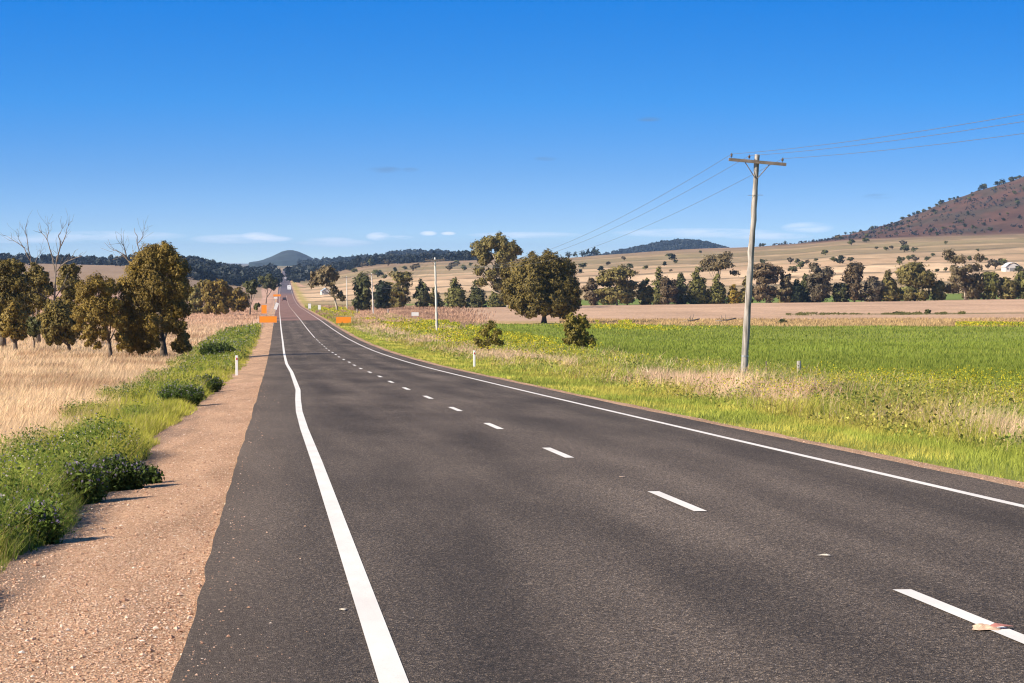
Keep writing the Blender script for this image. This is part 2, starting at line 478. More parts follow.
    c[:] = c * (1 - .8 * k) + np.array((.42, .34, .09)) * .8 * k
    fb = Y > 3800
    fn = fbm(X / 400, Y / 700, 111)[:, None]
    c[fb] = (np.array((.12, .12, .06)) * (1 - sst(.45, .6, fn)) + np.array((.40, .29, .18)) * sst(.45, .6, fn))[fb]
    k = (sst(1200, 1500, Y) * (px < 262))[:, None]
    c[:] = c * (1 - .6 * k) + np.array((.2, .16, .085)) * .6 * k
    return c

# ------------------------------------------------------------------ ground sheet
def build_ground():
    ys = np.concatenate([np.linspace(-60, 9, 16), np.geomspace(10, 30000, 700)])
    v = np.linspace(-1, 1, 701); s = np.sign(v) * np.abs(v) ** 1.8
    W = 60 + .9 * np.clip(ys, 0, None)
    X = 3.5 + s[None, :] * W[:, None]; Y = np.repeat(ys[:, None], len(v), 1)
    z = ground(X, Y)
    V = np.stack([X, Y, z], -1).reshape(-1, 3)
    c = zone_colour(X.ravel(), Y.ravel())
    n = len(v); i = np.arange((len(ys) - 1) * n).reshape(-1, n)[:, :-1].ravel()
    q = np.stack([i, i + 1, i + n + 1, i + n], 1)
    obj('ground', mesh('ground', V, [q], c, M['ground'], True), kind='structure')
build_ground()

def strip(name, xa, xb, ya, yb, dz, mat, step=1.012, nx=1, thick=0, zf=roadz, **props):
    ys = [ya]
    while ys[-1] < yb: ys.append(min(yb, max(ys[-1] + .25, ys[-1] * step if ys[-1] > 0 else ys[-1] + 2)))
    ys = np.array(ys)
    A = xa(ys) if callable(xa) else np.full(len(ys), xa); B = xb(ys) if callable(xb) else np.full(len(ys), xb)
    A = A + bend(ys); B = B + bend(ys)
    t = np.linspace(0, 1, nx + 1)
    X = A[:, None] * (1 - t) + B[:, None] * t; Y = np.repeat(ys[:, None], nx + 1, 1)
    Z = zf(X, Y) + dz
    V = np.stack([X, Y, Z], -1).reshape(-1, 3); n = nx + 1
    i = np.arange((len(ys) - 1) * n).reshape(-1, n)[:, :-1].ravel()
    q = np.stack([i, i + 1, i + n + 1, i + n], 1)
    fs = [q]
    if thick:
        k = len(V); hi = V.reshape(len(ys), n, 3)[:, [0, -1]].copy().reshape(-1, 3); lo = hi.copy(); lo[:, 2] -= thick
        V = np.concatenate([V, hi, lo]); m = np.arange(len(ys) - 1); k2 = k + len(hi)
        fs.append(np.stack([k + m * 2, k + (m + 1) * 2, k2 + (m + 1) * 2, k2 + m * 2], 1))
        fs.append(np.stack([k + m * 2 + 1, k2 + m * 2 + 1, k2 + (m + 1) * 2 + 1, k + (m + 1) * 2 + 1], 1))
    return obj(name, mesh(name, V, fs, None, mat, True), **props)

edgeL = lambda y: -.56 + .022 * (fbm(y / 1.4, y * 0, 11) - .5) * 2 + .06 * (fbm(y / 9., y * 0, 12) - .5)
edgeR = lambda y: 8.5 + .025 * (fbm(y / 1.4, y * 0, 13) - .5) * 2 + .08 * (fbm(y / 11., y * 0, 14) - .5)
def gz(X, Y):
    Xr = X - bend(Y)
    return np.where(Xr < 4, roadz(-.5 + bend(Y), Y) - .075 * np.clip(-.5 - Xr, 0, 9), roadz(8.4 + bend(Y), Y) - .06 * np.clip(Xr - 8.4, 0, 9)) - .028
strip('road', edgeL, edgeR, -40, 5200, 0, M['asphalt'], nx=8, thick=.05, kind='structure')
strip('gravel_shoulder', lambda y: -2.55 - .35 * (fbm(y / 5., y * 0, 16) - .5), lambda y: -.3 + 0 * y, -40, 3200, 0, M['gravel'], nx=4, zf=gz, kind='structure')
strip('gravel_shoulder', lambda y: 8.2 + 0 * y, lambda y: 9.15 + .3 * (fbm(y / 4., y * 0, 17) - .5) + 0 * y, -40, 3200, 0, M['gravel'], nx=2, zf=gz, kind='structure')

# painted lines: the left edge line wanders as in the photograph
wob_y = [-50, 14, 40, 54, 66, 78, 91, 111, 131, 160, 206, 286, 420, 600, 6000]
wob_x = [.61, .61, .575, .535, .535, .60, .70, .70, .70, .58, .57, .62, .60, .6, .6]
wob = lambda y: np.interp(y, wob_y, wob_x)
wd = lambda y: .078 + 0.004 * sst(60, 400, y)
strip('edge_line', lambda y: wob(y) - wd(y), lambda y: wob(y) + wd(y), -40, 5200, .004, M['paint'], kind='structure')
wobR = lambda y: 7.58 + .06 * (fbm(y / 40., y * 0, 19) - .5)
strip('edge_line', lambda y: wobR(y) - wd(y) * .8, lambda y: wobR(y) + wd(y) * .8, -40, 5200, .004, M['paint'], kind='structure')
for k in range(24):
    y1 = 18.85 + 12.03 * k
    cx = CX + .03 * math.sin(k * 1.7) + .12 * (k == 0)
    strip('lane_dash', lambda y, cx=cx: cx - .065 + 0 * y, lambda y, cx=cx: cx + .065 + 0 * y, y1 - 3.5, y1, .004, M['paint'], kind='structure')
strip('centre_line', lambda y: CX - .05 + 0 * y, lambda y: CX + .05 + 0 * y, 306, 1500, .004, M['paint'], kind='structure')

# ------------------------------------------------------------------ grass and weeds
def blades(X, Y, h, w, col, lean=.35, wind=(.25, .1), dz=-.02, tipcol=None, jit=.15, seed=1):
    g = np.random.default_rng(seed)
    n = len(X); z = ground(X, Y) + dz
    a = g.uniform(0, 2 * math.pi, n); side = np.stack([np.cos(a), np.sin(a), np.zeros(n)], 1)
    la = g.uniform(0, 2 * math.pi, n); lm = np.abs(g.normal(0, lean, n)) * h
    L = np.stack([np.cos(la) * lm + wind[0] * h, np.sin(la) * lm + wind[1] * h, np.zeros(n)], 1)
    b = np.stack([X, Y, z], 1); hw = (w / 2)[:, None]
    mid = b + L * .3; mid[:, 2] += h * .55
    tip = b + L; tip[:, 2] += h
    V = np.stack([b - side * hw, b + side * hw, mid + side * hw * .8, mid - side * hw * .8, tip], 1).reshape(-1, 3)
    i = np.arange(n) * 5
    q = np.stack([i, i + 1, i + 2, i + 3], 1); t = np.stack([i + 3, i + 2, i + 4], 1)
    cj = col * (1 + g.normal(0, jit, (n, 1))).clip(.5, 1.6)
    C = np.repeat(cj[:, None], 5, 1)
    if tipcol is not None: C[:, 2:5] = (C[:, 2:5] * .4 + tipcol[:, None] * .6)
    return V, q, t, np.clip(C, .005, .95).reshape(-1, 3)

def merge(parts):
    V = []; q = []; t = []; C = []; n = 0
    for v, a, b, c in parts:
        V.append(v); C.append(c)
        if len(a): q.append(a + n)
        if len(b): t.append(b + n)
        n += len(v)
    fs = ([np.concatenate(q)] if q else []) + ([np.concatenate(t)] if t else [])
    return np.concatenate(V), fs, np.concatenate(C)

def stuff(name, parts, mat, label, cat):
    V, fs, C = merge(parts)
    return obj(name, mesh(name, V, fs, C, mat), kind='stuff', label=label, category=cat)

def quads(P, size, col, g, asp=1.6, droop=0., nrm=None, wt=0.):
    """leaf faces: P (n,3), size (n,), col (n,3); nrm turns them toward the outside of their clump"""
    n = len(P)
    nn = g.normal(size=(n, 3)); nn /= np.linalg.norm(nn, axis=1)[:, None] + 1e-9
    if nrm is not None: nn = nn + nrm * wt; nn /= np.linalg.norm(nn, axis=1)[:, None] + 1e-9
    a = g.normal(size=(n, 3)); a[:, 2] *= 1 + droop * 3
    a -= nn * np.sum(a * nn, 1)[:, None]; a /= np.linalg.norm(a, axis=1)[:, None] + 1e-9
    b = np.cross(nn, a)
    s = size[:, None] / 2
    A = a * s * asp; B = b * s
    V = np.stack([P - A - B * .35, P - A * .2 + B * -1, P + A, P + B * 1 - A * .1], 1).reshape(-1, 3)
    i = np.arange(n) * 4
    return V, np.stack([i, i + 1, i + 2, i + 3], 1), np.zeros((0, 3), int), np.repeat(np.clip(col, .003, .9)[:, None], 4, 1).reshape(-1, 3)

def logY(a, b, n, g, p=1.0):
    if p == 1.0: return np.exp(g.uniform(math.log(a), math.log(b), n))
    u = g.uniform(0, 1, n); e = 1 - p
    return (a ** e + u * (b ** e - a ** e)) ** (1 / e)

def pw(Y, px=.55, lo=.006):
    return np.maximum(lo, px * Y / F)

# dry grass of the left paddock
def dry_left():
    g = np.random.default_rng(21); parts = []
    n = 270000
    Y = logY(36, 900, n, g); px = g.uniform(-190, 300, n); X = (px - XV) / F * Y
    k = (X < left_green_edge(Y) + g.normal(0, .35, n)) & (X > -95)
    X, Y = X[k], Y[k]; n = len(X)
    pat = fbm(X / 3, Y / 9, 23); tall = fbm(X / 6, Y / 14, 24)
    col = np.where(pat[:, None] > .60, np.array((.47, .305, .18)), np.array((.70, .515, .32))) * (.85 + .35 * vnoise(X / 1.5, Y / 4, 27)[:, None])
    col = np.where((g.uniform(size=n) < .05)[:, None], np.array((.30, .26, .09)), col)
    far = sst(260, 600, Y)[:, None]; col = col * (1 - far) + np.array((.56, .36, .235)) * far * (.8 + .4 * pat[:, None])
    col = col * (.70 + .55 * fbm(X / 7, Y / 26, 28, 3)[:, None])
    h = (.14 + .46 * tall + .10 * pat) * g.uniform(.55, 1.15, n)
    parts.append(blades(X, Y, h, pw(Y, .5, .008), col, .35, (.28, .12), seed=22))
    return stuff('dry_grass', parts, M['grass'], 'tall straw coloured dry grass covering the paddock under the wilga trees', 'grass')
dry_left()

LEAFG = np.array((.11, .165, .028)); LIME = np.array((.42, .41, .06)); MIDG = np.array((.25, .30, .05))
def weeds_left():
    g = np.random.default_rng(31); parts = []
    n = 190000
    Y = logY(15, 460, n, g, 1.3); u = g.uniform(0, 1, n)
    le = left_green_edge(Y)
    inner = -1.95 - .55 * fbm(Y / 3.2, Y * 0, 33, 3) + .35 * sst(60, 160, Y)
    X = le - .5 + u * (inner - le + .5)
    k = g.uniform(size=n) < np.clip(sst(.22, .5, fbm(X / .5, Y / 1.6, 35, 2) + .35 * sst(.0, .5, inner - X)) + .1, 0, 1)
    k &= g.uniform(size=len(X)) > sst(300, 460, Y)
    X, Y, le = X[k], Y[k], le[k]; n = len(X)
    pat = fbm(X / 1.2, Y / 5, 36); lush = fbm(X / .9, Y / 3.5, 37)
    fade = sst(0, .55, (-1.9 - .55 * fbm(Y / 3.2, Y * 0, 33, 3)) - X + .12)
    lush = lush * np.clip(.35 + 1.2 * sst(.40, .60, fbm(X / 1.6, Y / 11, 137, 3)) + .5 * (Y < 36), 0, 1.15)
    col = np.where((pat[:, None] > .47) | (lush[:, None] < .33), LIME, MIDG) * (.75 + .5 * vnoise(X / .4, Y / 1.2, 38)[:, None])
    col = np.where((g.uniform(size=n) < .14 + .35 * sst(.6, 0, X - le))[:, None], np.array((.50, .40, .17)), col)
    h = (.10 + .55 * lush * fade + .05) * g.uniform(.5, 1.2, n) * np.where(Y < 25, .55, 1.)
    parts.append(blades(X, Y, h, pw(Y, .62, .008), col, .45, (.1, .05), seed=39))
    # broad leaves and stems of the tall forbs
    k = (lush > .43) & (g.uniform(size=n) < .75) & (fade > .4)
    Xl, Yl = np.repeat(X[k], 3), np.repeat(Y[k], 3); m = len(Xl)
    Xl = Xl + g.normal(0, .06, m); Yl = Yl + g.normal(0, .08, m)
    zz = ground(Xl, Yl) + g.uniform(.03, 1, m) * np.repeat(h[k], 3) * 1.0
    c = np.where((fbm(Xl / .7, Yl / 2, 40) > .5)[:, None], LEAFG, MIDG) * (1 + g.normal(0, .2, (m, 1)))
    parts.append(quads(np.stack([Xl, Yl, zz], 1), np.maximum(.022, .8 * Yl / F) * g.uniform(.6, 1.4, m), c, g, asp=2.6))
    # pale seed heads and purple flowers
    k = (g.uniform(size=n) < .05) & (fade > .5)
    k = k & (lush > .4); m = k.sum(); Pf = np.stack([X[k], Y[k], ground(X[k], Y[k]) + h[k] * 1.02], 1)
    c = np.where((g.uniform(size=m) < .45)[:, None], np.array((.26, .20, .36)), np.array((.55, .5, .42)))
    parts.append(quads(Pf, np.maximum(.02, .9 * Y[k] / F), c, g))
    return stuff('roadside_weeds', parts, M['grass'], 'lush green weeds with a few purple flowers growing along the gravel shoulder', 'weeds')
weeds_left()

def verge_right():
    g = np.random.default_rng(41); parts = []
    n = 330000
    Y = logY(28, 620, n, g, 1.25); X = 8.95 + 16.5 * g.uniform(0, 1, n) ** .9
    px = XV + F * X / Y; k = (px < 1230)
    X, Y = X[k], Y[k]; n = len(X); px = px[k]
    pat = fbm(X / 1.4, Y / 4.5, 43); tan = fbm(X / 3, Y / 18, 45); hi = fbm(X / 2.2, Y / 6, 46); fine = vnoise(X / .5, Y / 1.5, 47)[:, None]
    edge = sst(8.9, 10.2, X)
    col = np.where(pat[:, None] > .5, np.array((.50, .45, .09)), np.array((.34, .375, .065))) * (.80 + .45 * fine)
    # straw tussocks in a broken band at mid verge, pinker beyond
    band = np.exp(-((X - 15.3 - 1.5 * (tan - .5) * 4) / 1.9) ** 2) * sst(11.8, 13.2, X)
    istan = g.uniform(size=n) < np.clip(sst(.47, .56, tan) * band * 1.3 + .06 * sst(12, 14, X) + .5 * sst(260, 480, Y) * sst(10.5, 12, X), 0, .92)
    col = np.where(istan[:, None], np.array((.72, .52, .34)) * (.75 + .45 * fine), col)
    rust = g.uniform(size=n) < .18 * sst(.55, .65, pat) * sst(11.5, 13, X)
    col = np.where(rust[:, None], np.array((.30, .17, .08)) * (.8 + .4 * fine), col)
    grn = (g.uniform(size=n) < sst(.5, .62, hi) * sst(16, 18, X) * .8) & ~istan
    col = np.where(grn[:, None], np.array((.22, .29, .055)) * (.7 + .6 * fine), col)
    lump = sst(.35, .65, fbm(X / 1.0, Y / 2.6, 146, 3))
    h = (.07 + .10 * edge + sst(11.2, 13.5, X) * (.10 + .50 * hi) * (.35 + .8 * lump) + .16 * istan) * g.uniform(.4, 1.15, n)
    col = col * (.62 + .72 * fbm(X / 1.6, Y / 6, 147, 3)[:, None])
    parts.append(blades(X, Y, h, pw(Y, .6, .008), col, .6, (.15, .08), seed=48))
    # leafy forbs
    k = (g.uniform(size=n) < .65 * sst(.42, .55, fbm(X / 1.3, Y / 4, 148)) * sst(11.5, 13.5, X)) & ~istan
    Xl, Yl = np.repeat(X[k], 2), np.repeat(Y[k], 2); m = len(Xl)
    Xl = Xl + g.normal(0, .12, m)
    zz = ground(Xl, Yl) + g.uniform(.1, 1.05, m) * np.repeat(h[k], 2)
    parts.append(quads(np.stack([Xl, Yl, zz], 1), np.maximum(.05, 1.1 * Yl / F) * g.uniform(.7, 1.4, m), np.where((fbm(Xl / 2.2, Yl / 7, 149) > .5)[:, None], np.array((.24, .28, .06)), np.array((.42, .38, .09))) * (1 + g.normal(0, .3, (m, 1))), g))
    return stuff('verge_grass', parts, M['grass'], 'mixed green and straw grass of the wide verge between road and crop', 'grass')
verge_right()

def yellow():
    g = np.random.default_rng(51); parts = []
    def patch(X, Y, n_per, hh, seed):
        m = len(X); r = g.uniform(.3, 1.0, m)
        z = ground(X, Y)
        P = np.stack([X, Y, z + hh * r], 1)
        y = g.uniform(size=m) < .42
        c = np.where(y[:, None], np.array((.60, .50, .03)), np.array((.32, .36, .05))) * (1 + g.normal(0, .15, (m, 1)))
        parts.append(quads(P, np.maximum(.03, 1.1 * Y / F) * g.uniform(.7, 1.4, m), c, g))
    # scattered through the verge, thick where X is large and further along
    n = 90000
    Y = logY(60, 520, n, g, 1.2); X = g.uniform(13.5, 26, n)
    k = g.uniform(size=n) < np.clip(sst(.56, .64, fbm(X / 2.5, Y / 7, 53)) * (.25 * sst(17, 20, X) + .9 * ((np.abs(X - 21.5) < 3) & (np.abs(Y - 82) < 11)) + .9 * sst(170, 230, Y) * sst(14, 18, X) + .75 * (sst(-8, 0, 9 - np.abs(X - 22)) * (np.abs(Y - 82) < 10))), 0, 1)
    patch(X[k], Y[k], 1, .75, 1)
    n = 16000
    Y = g.normal(84, 9, n); X = g.normal(21.6, 1.7, n)
    k = (fbm(X / 1.6, Y / 5, 56) > .50) & (Y > 60); patch(X[k], Y[k], 1, .95, 5)
    # the dense band near (440-520, 330) and bits of headland at the far edge of the crop
    n = 26000
    Y = g.uniform(225, 440, n); X = 16 + 11 * g.uniform(size=n) ** .7
    k = fbm(X / 4, Y / 16, 55) > .47
    patch(X[k], Y[k], 1, .95, 2)
    n = 16000
    px = g.uniform(560, 1090, n); fy = 455 - .10 * (np.clip(px, 400, 1100) - 560)
    Y = fy + g.normal(4, 7, n); X = (px - XV) / F * Y
    k = fbm(px / 26, Y / 300, 57) > .60 - .2 * (px > 965) + .25 * ((px > 740) & (px < 950))
    patch(X[k], Y[k], 1, .7, 3)
    n = 5000
    px = g.normal(640, 40, n); Y = 418 + g.normal(0, 12, n)
    k = fbm(px / 15, Y / 10, 58) > .52; patch(((px - XV) / F * Y)[k], Y[k], 1, .5, 3)
    n = 14000
    px = g.normal(338, 10, n); Y = g.uniform(560, 880, n); X = (px - XV) / F * Y
    k = (fbm(px / 7, Y / 60, 59) > .5) & (X > bend(Y) + 11); patch(X[k], Y[k], 1, .6, 4)
    return stuff('yellow_wildflowers', parts, M['grass'], 'bright yellow wildflowers in drifts along the edges of the green crop', 'flowers')
yellow()

def crop():
    g = np.random.default_rng(61)
    n = 260000
    Y = logY(76, 470, n, g, 1.25); px = g.uniform(420, 1190, n); X = (px - XV) / F * Y
    fy = 455 - .10 * (np.clip(px, 400, 1100) - 560)
    k = (X > field_edge(Y) - .3 + g.normal(0, .25, n)) & (Y < fy)
    X, Y = X[k], Y[k]; n = len(X)
    col = np.array((.235, .29, .045)) * (.7 + .6 * fbm(X / 8, Y / 30, 63)[:, None]) * (.93 + .14 * vnoise(X / .6, Y / 2, 65)[:, None])
    col = np.where((g.uniform(size=n) < .10 + .15 * sst(.5, .65, fbm(X / 16, Y / 20, 66)))[:, None], np.array((.30, .32, .06)), col)
    h = .28 * g.uniform(.6, 1.2, n) * (.8 + .5 * fbm(X / 5, Y / 12, 67))
    return stuff('green_crop', [blades(X, Y, h, pw(Y, .6, .01), col, .3, (.1, .05), jit=.08, seed=68)], M['grass'],
                 'even green cereal crop filling the paddock behind the leaning pole', 'crop')
crop()

def far_grass():
    """rough dry grass and rank weeds on the verge near the roadworks and field margins"""
    g = np.random.default_rng(71); parts = []
    n = 60000
    Y = logY(420, 1000, n, g); px = g.uniform(300, 520, n); X = (px - XV) / F * Y
    k = (X > 9.4 + bend(Y)) & (X < 45 + g.normal(0, 12, n)) & (g.uniform(size=n) < 1 - sst(430, 500, px))
    X, Y = X[k], Y[k]; n = len(X)
    pat = fbm(X / 6, Y / 40, 73)[:, None]
    col = np.where(pat > .5, np.array((.52, .33, .22)), np.array((.36, .23, .16))) * (.8 + .4 * vnoise(X / 2, Y / 8, 74)[:, None])
    col = np.where((X - bend(Y) < 14)[:, None] & (pat > .42), np.array((.30, .30, .06)), col)
    parts.append(blades(X, Y, .7 * g.uniform(.4, 1.2, n), pw(Y, .7), col, .4, seed=75))
    n = 30000
    px = g.uniform(560, 1120, n); fy = 455 - .10 * (np.clip(px, 400, 1100) - 560)
    Y = fy + g.uniform(-2, 70, n); X = (px - XV) / F * Y
    col = np.array((.52, .37, .18)) * (.6 + .7 * fbm(X / 5, Y / 9, 76)[:, None])
    parts.append(blades(X, Y, .5 * g.uniform(.3, 1.2, n), pw(Y, .7), col, .4, seed=77))
    n = 9000
    px = g.uniform(790, 975, n); Y = 575 - .12 * (px - 900) + g.normal(0, 9, n) + 16 * (fbm(px / 30, px * 0, 177) - .5); X = (px - XV) / F * Y
    k = fbm(px / 20, Y / 50, 78) > .35
    parts.append(blades(X[k], Y[k], .75 * (fbm(px / 7, Y * 0, 178)[k] - .25).clip(.05, 1) * g.uniform(.3, 1.2, k.sum()), pw(Y[k], .8), np.array((.14, .135, .045)) * np.ones((k.sum(), 3)), .4, seed=79))
    return stuff('rough_grass', parts, M['grass'], 'rough pinkish dry grass along the roadworks and the ploughed field margin', 'grass')
far_grass()

def stones():
    g = np.random.default_rng(81); n = 70000
    Y = logY(11, 110, n, g, 1.5)
    left = g.uniform(size=n) < .9
    X = np.where(left, g.uniform(-2.6, -.5, n), g.uniform(8.45, 9.15, n))
    sp = g.uniform(size=n) < .012; X = np.where(sp, -.56 + g.exponential(.16, n), X)
    s = g.lognormal(math.log(.0055), .5, n).clip(.003, .03)
    s = np.maximum(s, .30 * Y / F)
    z = np.where(sp & (X > -.5), roadz(X, Y), gz(X, Y)) + s * .25
    O = np.array([(1, 0, 0), (0, 1, 0), (-1, 0, 0), (0, -1, 0), (0, 0, 1), (0, 0, -1)], float)
    V = O[None] * g.uniform(.6, 1.3, (n, 6, 1)); V[:, :, 2] *= .65
    a = g.uniform(0, 6.28, n)[:, None]; x = V[..., 0] * np.cos(a) - V[..., 1] * np.sin(a); y = V[..., 0] * np.sin(a) + V[..., 1] * np.cos(a)
    V = np.stack([x, y, V[..., 2]], -1) * s[:, None, None] + np.stack([X, Y, z], 1)[:, None]
    T = np.array([(0, 1, 4), (1, 2, 4), (2, 3, 4), (3, 0, 4), (1, 0, 5), (2, 1, 5), (3, 2, 5), (0, 3, 5)])
    f = (T[None] + np.arange(n)[:, None, None] * 6).reshape(-1, 3)
    base = np.array([(.55, .34, .22), (.62, .42, .30), (.40, .23, .14), (.30, .17, .11), (.72, .60, .48)])[g.choice(5, n, p=[.35, .25, .22, .12, .06])]
    mm, nt, b = newmat('stones'); at_ = N(nt, 'ShaderNodeAttribute', attribute_name='Col'); nt.links.new(at_.outputs['Color'], b.inputs['Base Color']); b.inputs['Roughness'].default_value = .9
    obj('loose_gravel', mesh('loose_gravel', V.reshape(-1, 3), [f], np.repeat(base, 6, 0), mm), kind='stuff', label='loose orange and grey gravel scattered over the road shoulders', category='gravel')
stones()

# ------------------------------------------------------------------ trees
PAL = {
    'wilga': ((.255, .172, .030), (.16, .116, .025), (.055, .045, .015)),
    'wilga_dark': ((.20, .148, .033), (.122, .097, .027), (.046, .040, .015)),
    'olive': ((.215, .175, .048), (.135, .114, .036), (.05, .045, .02)),
    'olivegold': ((.23, .185, .03), (.15, .125, .025), (.06, .055, .016)),
    'gum': ((.20, .15, .07), (.13, .10, .05), (.065, .055, .03)),
    'brown': ((.165, .115, .058), (.11, .08, .044), (.052, .04, .026)),
    'dark': ((.11, .112, .036), (.07, .074, .026), (.024, .028, .014)),
    'black': ((.040, .050, .020), (.018, .026, .012), (.010, .016, .009)),
    'green': ((.18, .17, .042), (.115, .112, .031), (.044, .045, .018)),
    'gold': ((.36, .25, .03), (.24, .17, .025), (.13, .10, .016)),
    'grey': ((.145, .115, .068), (.098, .08, .05), (.05, .042, .03)),
    'far': ((.034, .044, .042), (.022, .031, .034), (.012, .018, .022)),
}

def clumps_to_leaves(cl, pal, leaf, dens, g, droop=0., asp=1.6):
    """cl: list of (x,y,z,rx,ry,rz)"""
    parts = []
    pal = np.array(PAL[pal])
    ctr = np.mean([c[:3] for c in cl], axis=0)
    for (x, y, z, rx, ry, rz) in cl:
        area = 4 * math.pi * ((rx * rz + ry * rz + rx * ry) / 3)
        n = max(8, int(area / (leaf * leaf) * dens))
        d = g.normal(size=(n, 3)); d /= np.linalg.norm(d, axis=1)[:, None]
        # ragged lumps over the clump's own surface
        lump = 1 + .28 * np.sin(d[:, 0] * 5 + x * 3) * np.sin(d[:, 1] * 6 + y) + .2 * np.sin(d[:, 2] * 9 + z * 2 + d[:, 0] * 4)
        r = g.uniform(.35, 1.06, n) ** .6 * lump
        P = np.array((x, y, z)) + d * r[:, None] * np.array((rx, ry, rz))
        k = g.choice(3, n, p=[.42, .44, .14])
        tone = pal[0] * .55 + pal[1] * .45
        c = (pal[k] * .6 + tone * .4) * g.uniform(.76, 1.30) * (1 + g.normal(0, .10, (n, 1)))
        cd = np.array((x, y, z)) - ctr; cd = cd / (np.linalg.norm(cd) + 1e-6)
        parts.append(quads(P, leaf * g.lognormal(-.08, .42, n).clip(.35, 2.2), c, g, droop=droop, asp=asp, nrm=d * .75 + cd * .45 + np.array((0, 0, .15)), wt=1.7))
    return parts

def limbs(mb, base, cl, r0, g, nlimb=6, topfrac=.7, lean=(0, 0)):
    H = max(c[2] for c in cl); b = np.array(base, float)
    cxy = np.array([np.mean([c[0] for c in cl]), np.mean([c[1] for c in cl])])
    zt = H * topfrac
    pts = []
    for t in np.linspace(0, 1, 7):
        pts.append((b[0] + (cxy[0] - b[0]) * t ** 1.3 + g.normal(0, .02) * H * .5 * t, b[1] + (cxy[1] - b[1]) * t ** 1.3 + g.normal(0, .02) * H * .3 * t, zt * t - .15 * (t == 0)))
    pts = np.array(pts); rad = r0 * (1 - .75 * np.linspace(0, 1, 7)) ; rad[0] *= 1.35
    mb.tube(pts, rad, 8)
    hi_ = [k for k in range(len(cl)) if cl[k][2] > .38 * H]
    ids = [hi_[k] for k in g.permutation(len(hi_))[:nlimb]]
    for i in ids:
        c = np.array(cl[i][:3]); t = float(np.clip(c[2] / H * .55, .12, .8))
        s = np.array([np.interp(t, np.linspace(0, 1, 7), pts[:, k]) for k in range(3)])
        m1 = s + (c - s) * .5 + np.array((0, 0, -.06 * H)) * g.uniform(-.3, 1)
        rr = r0 * (1 - .7 * t) * .55
        mb.tube([s, m1, s + (c - s) * .95], [rr, rr * .65, rr * .25], 6)

def make_tree(name, label, cat, base, cl, pal, leaf, dens, r0, bark='bark', nlimb=6, topfrac=.7, group=None, seed=0, droop=0., tb=None, asp=1.6):
    g = np.random.default_rng(seed)
    root = thing(name, label, cat, tuple(base), group)
    mb = MB(); limbs(mb, (0, 0, 0) if tb is None else tb, cl, r0, g, nlimb, topfrac)
    mb.build('trunk', M[bark], root, True)
    V, fs, C = merge(clumps_to_leaves(cl, pal, leaf, dens, g, droop, asp))
    obj('crown', mesh('crown', V, fs, C, M['leaf']), root)
    return root

def gbase(px, Y):
    X = lat(px, Y); return np.array((X, Y, float(ground(np.array([X]), np.array([float(Y)]))[0])))

def px_tree(name, label, cat, px0, Y, pc, pal, leaf, dens=1.3, r0=.25, seed=0, group=None, sq=1.0, depth=.9, **kw):
    """pc: clumps read off the photograph (px, py, radius px); each gets its own depth inside the crown"""
    g = np.random.default_rng(seed + 500)
    b = gbase(px0, Y); cl = []
    cx = np.mean([c[0] for c in pc]); cy = np.mean([c[1] for c in pc])
    R_ = max(np.hypot(c[0] - cx, c[1] - cy) + c[2] for c in pc) * Y / F
    for (x, y, r) in pc:
        p = at(x, y, Y) - b; rm = r * Y / F
        off = math.sqrt(max(0, 1 - ((x - cx) * Y / F / R_) ** 2)) * R_ * depth
        for dy in ((-.55, .45) if off > rm * 1.2 else (0,)):
            c0 = (p[0] + g.normal(0, .1) * rm, dy * off + g.normal(0, .2) * rm, p[2])
            cl.append((*c0, rm * .92, rm * .95, rm * sq * .92))
            for q in range(4):
                e = g.normal(size=3); e /= np.linalg.norm(e); k_ = g.uniform(.22, .42) * rm
                cl.append((c0[0] + e[0] * rm * .95, c0[1] + e[1] * rm * .95, max(c0[2] + e[2] * rm * .95 * sq, k_), k_, k_, k_ * sq))
    return make_tree(name, label, cat, b, cl, pal, leaf, dens, r0, seed=seed, group=group, **kw)

# --- the group in the dry grass
LG = 'wilga and box trees in the dry grass'
px_tree('wilga_tree', 'biggest tree in the dry grass, a dense golden olive dome reaching nearly to the ground', 'tree', 164, 200,
        [(150, 261, 14), (166, 259, 12), (178, 268, 11), (138, 278, 13), (158, 281, 17), (180, 288, 10), (129, 296, 10), (146, 302, 15), (168, 303, 14), (182, 310, 8),
         (127, 314, 9), (138, 324, 10), (152, 325, 11), (180, 327, 7), (170, 322, 9), (133, 334, 7), (183, 338, 6), (146, 338, 8), (128, 340, 6), (137, 343, 6), (148, 346, 6), (132, 348, 5), (141, 350, 4), (176, 346, 5), (186, 346, 5), (181, 350, 3), (156, 343, 5), (122, 284, 6), (152, 252, 8), (167, 251, 8), (140, 262, 8)],
        'wilga', .07, 1.35, .26, 11, LG, droop=.5, nlimb=9, topfrac=.6, depth=.8, sq=1.15)
px_tree('wilga_tree', 'loose golden green tree with thin stems beside the biggest dome shaped tree', 'tree', 111, 196,
        [(84, 290, 9), (96, 283, 10), (108, 288, 10), (88, 302, 11), (102, 304, 11), (115, 306, 9), (80, 315, 8), (94, 318, 9), (108, 318, 9), (120, 322, 8), (90, 331, 7), (104, 333, 6), (121, 336, 6), (78, 328, 4), (92, 338, 5), (126, 342, 5), (84, 337, 3), (98, 345, 4), (120, 347, 4), (88, 344, 3), (129, 346, 4)],
        'wilga', .07, 1.05, .15, 12, LG, droop=.5, nlimb=8, topfrac=.65, depth=.7)
